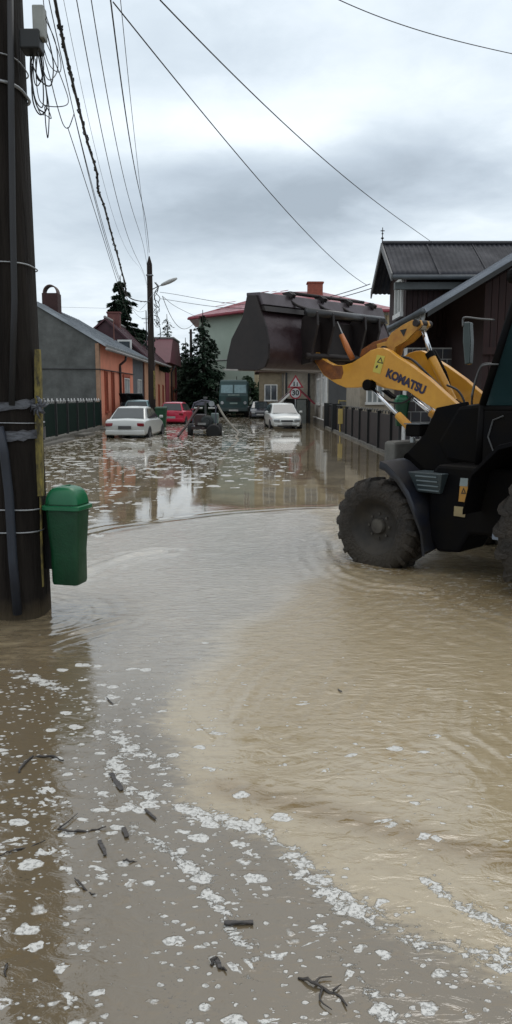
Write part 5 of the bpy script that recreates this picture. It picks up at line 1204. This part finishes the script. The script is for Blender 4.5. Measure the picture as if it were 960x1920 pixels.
# frame, front tower and hood
MB().prism(*plate(-.30,.30,[(-2.4,.45),(-2.4,.95),(-1.0,1.0),(-.75,1.42),(-.40,1.46),(-.22,1.36),(.05,1.10),(.32,.92),(.34,.55),(.1,.42)])).build('frame', BLK, ld, bevel=.03)
MB().prism(*plate(-.48,.48,[(-2.4,.95),(-.9,.95),(-.45,1.0),(-.34,1.18),(-.55,1.52),(-.9,1.56),(-2.4,1.6)])).build('hood', BLK, ld, bevel=.04)
for s_ in (-1,1): MB().prism(*plate(s_*.40, s_*.45, [(-.62,1.56),(-.30,1.50),(-.18,1.25),(.02,1.05),(-.2,.9),(-.8,.9)])).build('tower_plate', BLK, ld, bevel=.008)
MB().bb(-.46,.46,.16,.30,.86,1.16).build('nose_panel', mat('grey muddy nose', (.14,.135,.12), .6, col2=(.08,.075,.065), nscale=7), ld, bevel=.03)
MB().tube([(-.75,0,.38),(.75,0,.38)], .11, 12).build('front_axle', BLK, ld, smooth=True)
MB().tube([(-.8,-1.95,.5),(.8,-1.95,.5)], .14, 12).build('rear_axle', BLK, ld, smooth=True)
# tank and step boxes below the cab, both sides
for s_ in (-1,1):
    MB().prism(*plate(s_*.42, s_*.86, [(-.62,.20),(-.52,.35),(-.52,.90),(-.60,1.0),(-1.55,1.0),(-1.5,.5),(-1.35,.42),(-.95,.40),(-.85,.22)])).build('side_tank', BLK, ld, bevel=.03)
    # step with ribbed tread
    stp = MB(); stp.loft([[(s_*.70,-.42,.74),(s_*.90,-.42,.74),(s_*.90,-.66,.74),(s_*.70,-.66,.74)],[(s_*.70,-.36,.925),(s_*.97,-.36,.925),(s_*.97,-.72,.925),(s_*.70,-.72,.925)]])
    so2 = stp.build('step', mat('blue grey step', (.040,.055,.062), .4, col2=(.03,.04,.045)), ld, bevel=.006)
    rb = MB()
    for k in range(4): z_ = .76+k*.043; rb.bb(s_*(.915+k*.016)-.006, s_*(.915+k*.016)+.006, -.66, -.44, z_, z_+.012)
    rb.build('step_rib', mat('step rib', (.12,.15,.16), .35), so2)
MB().prism([lp(u_, v_, -.865) for u_, v_ in [(864,897),(878,898),(876,942),(860,940)]], (-.004,0,0)).build('warning_plate', mat('orange plate', (.42,.21,.035), .45, col2=(.33,.17,.04)), ld)
MB().prism([lp(u_, v_, -.866) for u_, v_ in [(864,896),(878,897),(877,912),(862,911)]], (-.005,0,0)).build('plate_top', mat('pale blue label', (.24,.28,.28), .4), ld)
MB().prism([lp(u_, v_, -.866) for u_, v_ in [(852,949),(874,951),(872,970),(851,967)]], (-.004,0,0)).build('lower_label', mat('pale ochre label', (.30,.24,.12), .5, col2=(.2,.15,.08)), ld)
c_ = Vector(lp(869,921,-.872)); e2 = Vector(lp(875,921,-.872))-c_; up_ = Vector(lp(869,913,-.872))-c_
tri_ = [tuple(c_-e2*.8-up_*.6), tuple(c_+e2*.8-up_*.6), tuple(c_+up_*.9)]; c2 = sum((Vector(t_) for t_ in tri_), Vector())/3
MB().add(tri_+[tuple(c2+(Vector(t_)-c2)*.5) for t_ in tri_], [(0,1,4,3),(1,2,5,4),(2,0,3,5)]).build('warning_triangle', blk, ld)
# wheels
def wheel(r_, f_, rad, hw_, zc, name, steer=0., nl=18):
    s_ = 1 if r_ > 0 else -1
    mb = MB(); mb.lathe([(rad*.56,-hw_*.82),(rad*.62,-hw_*.95),(rad*.80,-hw_*1.02),(rad*.90,-hw_*.92),(rad*.935,-hw_*.7),(rad*.945,0),(rad*.935,hw_*.7),(rad*.90,hw_*.92),(rad*.80,hw_*1.02),(rad*.62,hw_*.95),(rad*.56,hw_*.82)], (0,0,0), 'x', 48, True)
    o = mb.build(name, MUD, ld, autos=50); o.location = (r_,f_,zc); o.rotation_euler = (0,0,steer)
    lg = MB()
    for k in range(nl):
        for sd in (-1,1):
            a0 = 2*PI*(k+(.5 if sd>0 else 0))/nl; da = 2*PI/nl
            secs = []
            for (x_, a_, rr_, th_) in ((.02,.62,rad*.93,.024),(.45,.30,rad*.93,.026),(.80,.08,rad*.925,.03),(1.0,.0,rad*.87,.03),(1.03,-.02,rad*.80,.022)):
                a = a0+a_*da; hh = rad*.07 if x_ < .9 else rad*.055
                ring = []
                for (dr, dt) in ((-.01,-1),(hh,-.8),(hh,.8),(-.01,1)):
                    aa = a+dt*th_/rad; q_ = rr_+dr; ring.append((sd*hw_*x_, q_*math.cos(aa), q_*math.sin(aa)))
                secs.append(ring)
            lg.loft(secs)
    lg.build('tread_lug', MUD, o)
    rm = MB().lathe([(.015,s_*hw_*.40),(rad*.16,s_*hw_*.40),(rad*.17,s_*hw_*.28),(rad*.30,s_*hw_*.22),(rad*.42,s_*hw_*.30),(rad*.50,s_*hw_*.62),(rad*.575,s_*hw_*.86),(rad*.58,s_*hw_*.80),(rad*.53,-s_*hw_*.3),(.015,-s_*hw_*.3)], (0,0,0), 'x', 36).build('rim', mat('dark muddy rim', (.016,.013,.010), .65, col2=(.035,.028,.02), nscale=7), o, autos=40)
    MB().lathe([(.01,s_*hw_*.55),(rad*.14,s_*hw_*.53),(rad*.17,s_*hw_*.38),(rad*.17,s_*hw_*.2),(.01,s_*hw_*.2)], (0,0,0), 'x', 20).build('hub', RIM, o, autos=40)
    nb = MB()
    for k in range(8):
        a = 2*PI*k/8; nb.cyl((s_*hw_*.22, rad*.25*math.cos(a), rad*.25*math.sin(a)), (s_*hw_*.33, rad*.25*math.cos(a), rad*.25*math.sin(a)), .013, .013, 6)
    nb.build('wheel_nut', RIM, o)
wheel(-.86, 0, .475, .15, .37, 'front_wheel'); wheel(.86, 0, .475, .15, .37, 'front_wheel')
wheel(-.98, -1.98, .66, .20, .50, 'rear_wheel', nl=20); wheel(.98, -1.98, .66, .20, .50, 'rear_wheel', nl=20)
# front mudguards curving over the back of the wheel
for s_ in (-1,1):
    path = [(-.09,1.02),(-.16,1.00),(-.30,.90),(-.42,.76),(-.50,.60),(-.55,.42),(-.58,.22)]
    rr = []
    for i, (f_, z_) in enumerate(path):
        a, b = path[max(i-1,0)], path[min(i+1,len(path)-1)]; t_ = Vector((b[0]-a[0], b[1]-a[1])).normalized(); n_ = Vector((-t_.y, t_.x))*-.018
        w0, w1 = .66, (1.03 if i < 5 else .98)
        rr.append([(s_*w0,f_,z_),(s_*w1,f_,z_-.012),(s_*(w1+.012),f_,z_-.05),(s_*(w1+.0),f_-n_.x*1.8,z_-n_.y*1.8-.05),(s_*w1,f_-n_.x*1.8,z_-n_.y*1.8),(s_*w0,f_-n_.x*1.8,z_-n_.y*1.8)])
    MB().loft(rr).build('mudguard', BLUE, ld, autos=40)
    MB().tube([(s_*.3,-.3,.7),(s_*.66,-.3,.84)], .03, 8).build('mudguard_stay', BLK, ld, smooth=True)
    # rear mudguards
    path = [(-1.05,.62),(-1.12,.95),(-1.35,1.18),(-1.70,1.28),(-2.25,1.28),(-2.6,1.1)]
    rr = [[(s_*.50,f_,z_),(s_*1.16,f_,z_),(s_*1.16,f_,z_+.04),(s_*.50,f_,z_+.04)] for f_, z_ in path]
    MB().loft(rr).build('rear_mudguard', BLK, ld, bevel=.01)
# cab
A0, A1 = (-.86,1.0), (-.86,1.48)
cf = MB()
def post(r_, a, b, w_=.035):
    cf.tube([(r_,a[0],a[1]),(r_,b[0],b[1])], w_, 8)
FT = lp(957,592,-.60)[1:]; slope = ((FT[0]+.875)/(FT[1]-1.53)); TOPZ = 2.55; ft = -.875+slope*(TOPZ-1.53)
for r_ in (-.60,.60):
    post(r_, (-.86,.98), (-.875,1.53)); post(r_, (-.875,1.53), (ft,TOPZ)); post(r_, (-1.62,1.0), (-1.62,TOPZ)); post(r_, (-2.3,1.25), (-2.3,TOPZ)); post(r_, (ft,TOPZ), (-2.3,TOPZ)); post(r_, (-.87,1.50), (-1.62,1.50), .028)
cf.tube([(-.6,-.875,1.53),(.6,-.875,1.53)], .03, 8).tube([(-.6,ft,TOPZ),(.6,ft,TOPZ)], .035, 8)
cbf = cf.build('cab_frame', BLK, ld, smooth=True)
MB().bb(-.66,.66,-2.4,ft+.12,TOPZ,TOPZ+.13).build('cab_roof', BLK, ld, bevel=.05)
for s_ in (-1,1):
    MB().prism(*plate(s_*.585, s_*.60, [(-.88,1.53),(-1.60,1.53),(-1.60,TOPZ-.03),(ft-.03,TOPZ-.03)])).build('side_window', DGL, cbf)
    MB().prism(*plate(s_*.585, s_*.605, [(-1.66,1.30),(-2.28,1.30),(-2.28,TOPZ-.03),(-1.66,TOPZ-.03)])).build('side_window', DGL, cbf)
    dr_ = MB().prism(*plate(s_*.57, s_*.625, [(-.90,.98),(-1.60,.98),(-1.60,1.49),(-.90,1.49)])).build('door', BLK, ld, bevel=.02)
    MB().tube([(s_*.63,-1.10,1.44),(s_*.63,-1.0,1.40),(s_*.63,-.96,1.25),(s_*.63,-1.02,1.12),(s_*.63,-1.2,1.06),(s_*.63,-1.52,1.05)], .008, 6).build('door_seam', mat('seam', (.06,.06,.06), .5), dr_)
    MB().bb(s_*.64-.01,s_*.64+.01,-1.5,-1.38,1.33,1.36).build('handle', mat('handle', (.08,.08,.08), .4), dr_)
MB().prism([(-.57,-.885,1.56),(.57,-.885,1.56),(.57,ft-.01,TOPZ-.04),(-.57,ft-.01,TOPZ-.04)], (0,-.012,0)).build('windscreen', DGL, cbf)
MB().prism([(-.57,-2.3,1.3),(.57,-2.3,1.3),(.57,-2.3,TOPZ-.04),(-.57,-2.3,TOPZ-.04)], (0,.012,0)).build('rear_window', DGL, cbf)
MB().bb(-.60,.60,-2.4,-.86,.9,.98).build('cab_floor', BLK, ld, bevel=.02)
# seat inside
MB().bb(-.25,.25,-1.85,-1.4,1.0,1.35).bb(-.25,.25,-1.98,-1.84,1.3,1.95).build('seat', BLK, ld, bevel=.05)
MB().tube([(0,-1.0,1.0),(0,-1.12,1.55)], .03, 8).lathe([(.17,-.015),(.19,0),(.17,.015)], (0,-1.13,1.56), n=20).build('steering_wheel', BLK, ld)
# mirrors on their arms
ma = spline([lp(928,600,-.62), lp(900,598,-.70), lp(873,595,-.75), lp(868,600,-.75), lp(868,612,-.75)], 5)
MB().tube(ma, .009, 6).build('mirror_arm', mat('grey mirror arm', (.12,.12,.12), .35, .5), ld, smooth=True)
mq = [lp(u_, v_, -.75) for u_, v_ in [(868,604),(880,603),(882,640),(880,682),(871,684),(867,640)]]
MB().prism(mq, (.10,.02,0)).build('mirror', mat('mirror back', (.035,.05,.048), .25), ld, bevel=.012)
MB().tube(spline([lp(935,683,-.62), lp(912,684,-.66), lp(900,690,-.68), lp(890,718,-.68), lp(884,745,-.68)],5), .009, 6).build('grab_rail', mat('grey mirror arm', (.12,.12,.12), .35, .5), ld, smooth=True)
MB().tube(spline([(.62,-.9,1.9),(.85,-.75,1.95),(.85,-.75,2.2)],5), .012, 6).build('mirror_arm', M['cable'], ld, smooth=True)
MB().bb(.80,.98,-.77,-.73,1.85,2.2).build('mirror', MATS['mirror back'], ld, bevel=.015)
q = lp(922,1008,-1.0); MB().box((q[0]+.1,q[1],q[2]), (.06,.08,.065)).build('pale_fitting', mat('pale plastic', (.24,.28,.34), .3), ld, bevel=.01)
# rear backhoe stub and counterweight behind the cab
MB().prism(*plate(-.55,.55,[(-2.4,.5),(-2.95,.55),(-3.0,1.2),(-2.4,1.5)])).build('counterweight', BLK, ld, bevel=.06)

# ------------------------------------------------------------ driftwood and bits floating on the water
tw_m = mat('wet twig', (.022,.018,.016), .5, col2=(.05,.042,.036), nscale=25); chip_m = mat('wet bark chip', (.075,.066,.062), .6, col2=(.02,.018,.017), nscale=30, stretch=(1,5,1))
def twig(pxs, r_, label, forks=()):
    pts = [(*gnd(u_, v_), .006+.006*math.sin(i*2.3)) for i, (u_, v_) in enumerate(pxs)]
    sp_ = spline(pts, 4); n_ = len(sp_); rj = random.Random(int(pxs[0][0]*3+pxs[0][1])); sp_ = [(p_[0]+rj.gauss(0,r_*.45), p_[1]+rj.gauss(0,r_*.45), p_[2]-.002+rj.gauss(0,.0015)) for p_ in sp_]
    mb = MB().tube(sp_, [r_*(.35+.5*math.sin(PI*(.15+.8*i/(n_-1))))*rj.uniform(.7,1.25) for i in range(n_)], 5)
    for fk in forks:
        fp_ = spline([(*gnd(u_, v_), .008) for u_, v_ in fk], 3); mb.tube(fp_, [r_*.7*(1-.7*i/(len(fp_)-1)) for i in range(len(fp_))], 5)
    tag(mb.build('twig', tw_m, loc=(pts[0][0],pts[0][1],0), smooth=True), label, 'twig')
twig([(36,1450),(46,1432),(62,1421),(90,1420),(122,1428)], .008, 'black arched twig floating under the pole reflection at the left', [[(62,1421),(52,1428),(44,1440)]])
twig([(108,1556),(130,1562),(165,1558),(200,1553)], .0055, 'forked thin twig drifting left of the small bark chips', [[(112,1555),(128,1544),(146,1528)]])
twig([(0,1606),(25,1599),(55,1588),(84,1578)], .004, 'long thin straight twig at the left edge of the water')
twig([(140,1648),(152,1662),(165,1672),(178,1681)], .004, 'short slanting twig beside a white foam patch at lower left')
twig([(10,1832),(12,1818),(14,1805)], .004, 'tiny upright looking twig at the lower left edge')
twig([(395,1812),(405,1800),(412,1812),(424,1822)], .007, 'short bent dark twig in foam at the bottom')
twig([(230,1615),(240,1617),(258,1616)], .004, 'tiny flat twig below the small black leaf')
twig([(560,1836),(590,1850),(625,1862),(650,1888)], .006, 'loose dark twig tangle near the bottom centre', [[(590,1850),(600,1838),(622,1836)],[(605,1856),(600,1880),(622,1898)],[(625,1862),(640,1850)]])
def chip(u0, v0, u1, v1, w_, label, m_=chip_m, nm='bark_chip', th=.004):
    a, b = Vector((*gnd(u0,v0),.004)), Vector((*gnd(u1,v1),.004)); d = b-a; n_ = Vector((-d.y,d.x,0)).normalized()*w_
    rs = random.Random(int(u0*7+v0)); ring = []
    for t_ in (0,.12,.35,.6,.85,1): ring.append((a+d*t_+n_*rs.uniform(.55,1.15)))
    for t_ in (1,.85,.6,.35,.12,0): ring.append((a+d*t_-n_*rs.uniform(.55,1.15)))
    mb = MB().prism([tuple(p_) for p_ in ring], (0,0,th)); tag(mb.build(nm, m_, loc=tuple(a), bevel=.002), label, 'debris')
chip(208,1452,228,1484, .012, 'split grey bark chip lying in foam left of the tan water')
chip(187,1578,198,1606, .008, 'small upright looking grey bark chip below the forked twig')
chip(420,1735,475,1733, .009, 'dark flat driftwood piece floating alone near the bottom centre', th=.007)
chip(231,1554,238,1572, .010, 'small black curled leaf on a white foam spot', tw_m, 'leaf')
chip(272,1520,292,1538, .006, 'pair of thin grey bark slivers in scattered foam')
chip(634,1294,640,1299, .006, 'single black speck floating on the tan water', tw_m, 'leaf')
chip(404,1798,414,1818, .007, 'dark chip of bark on the foam clump at the bottom')
chip(200,1310,212,1322, .004, 'tiny dark speck drifting right of the pole reflection', tw_m, 'leaf')
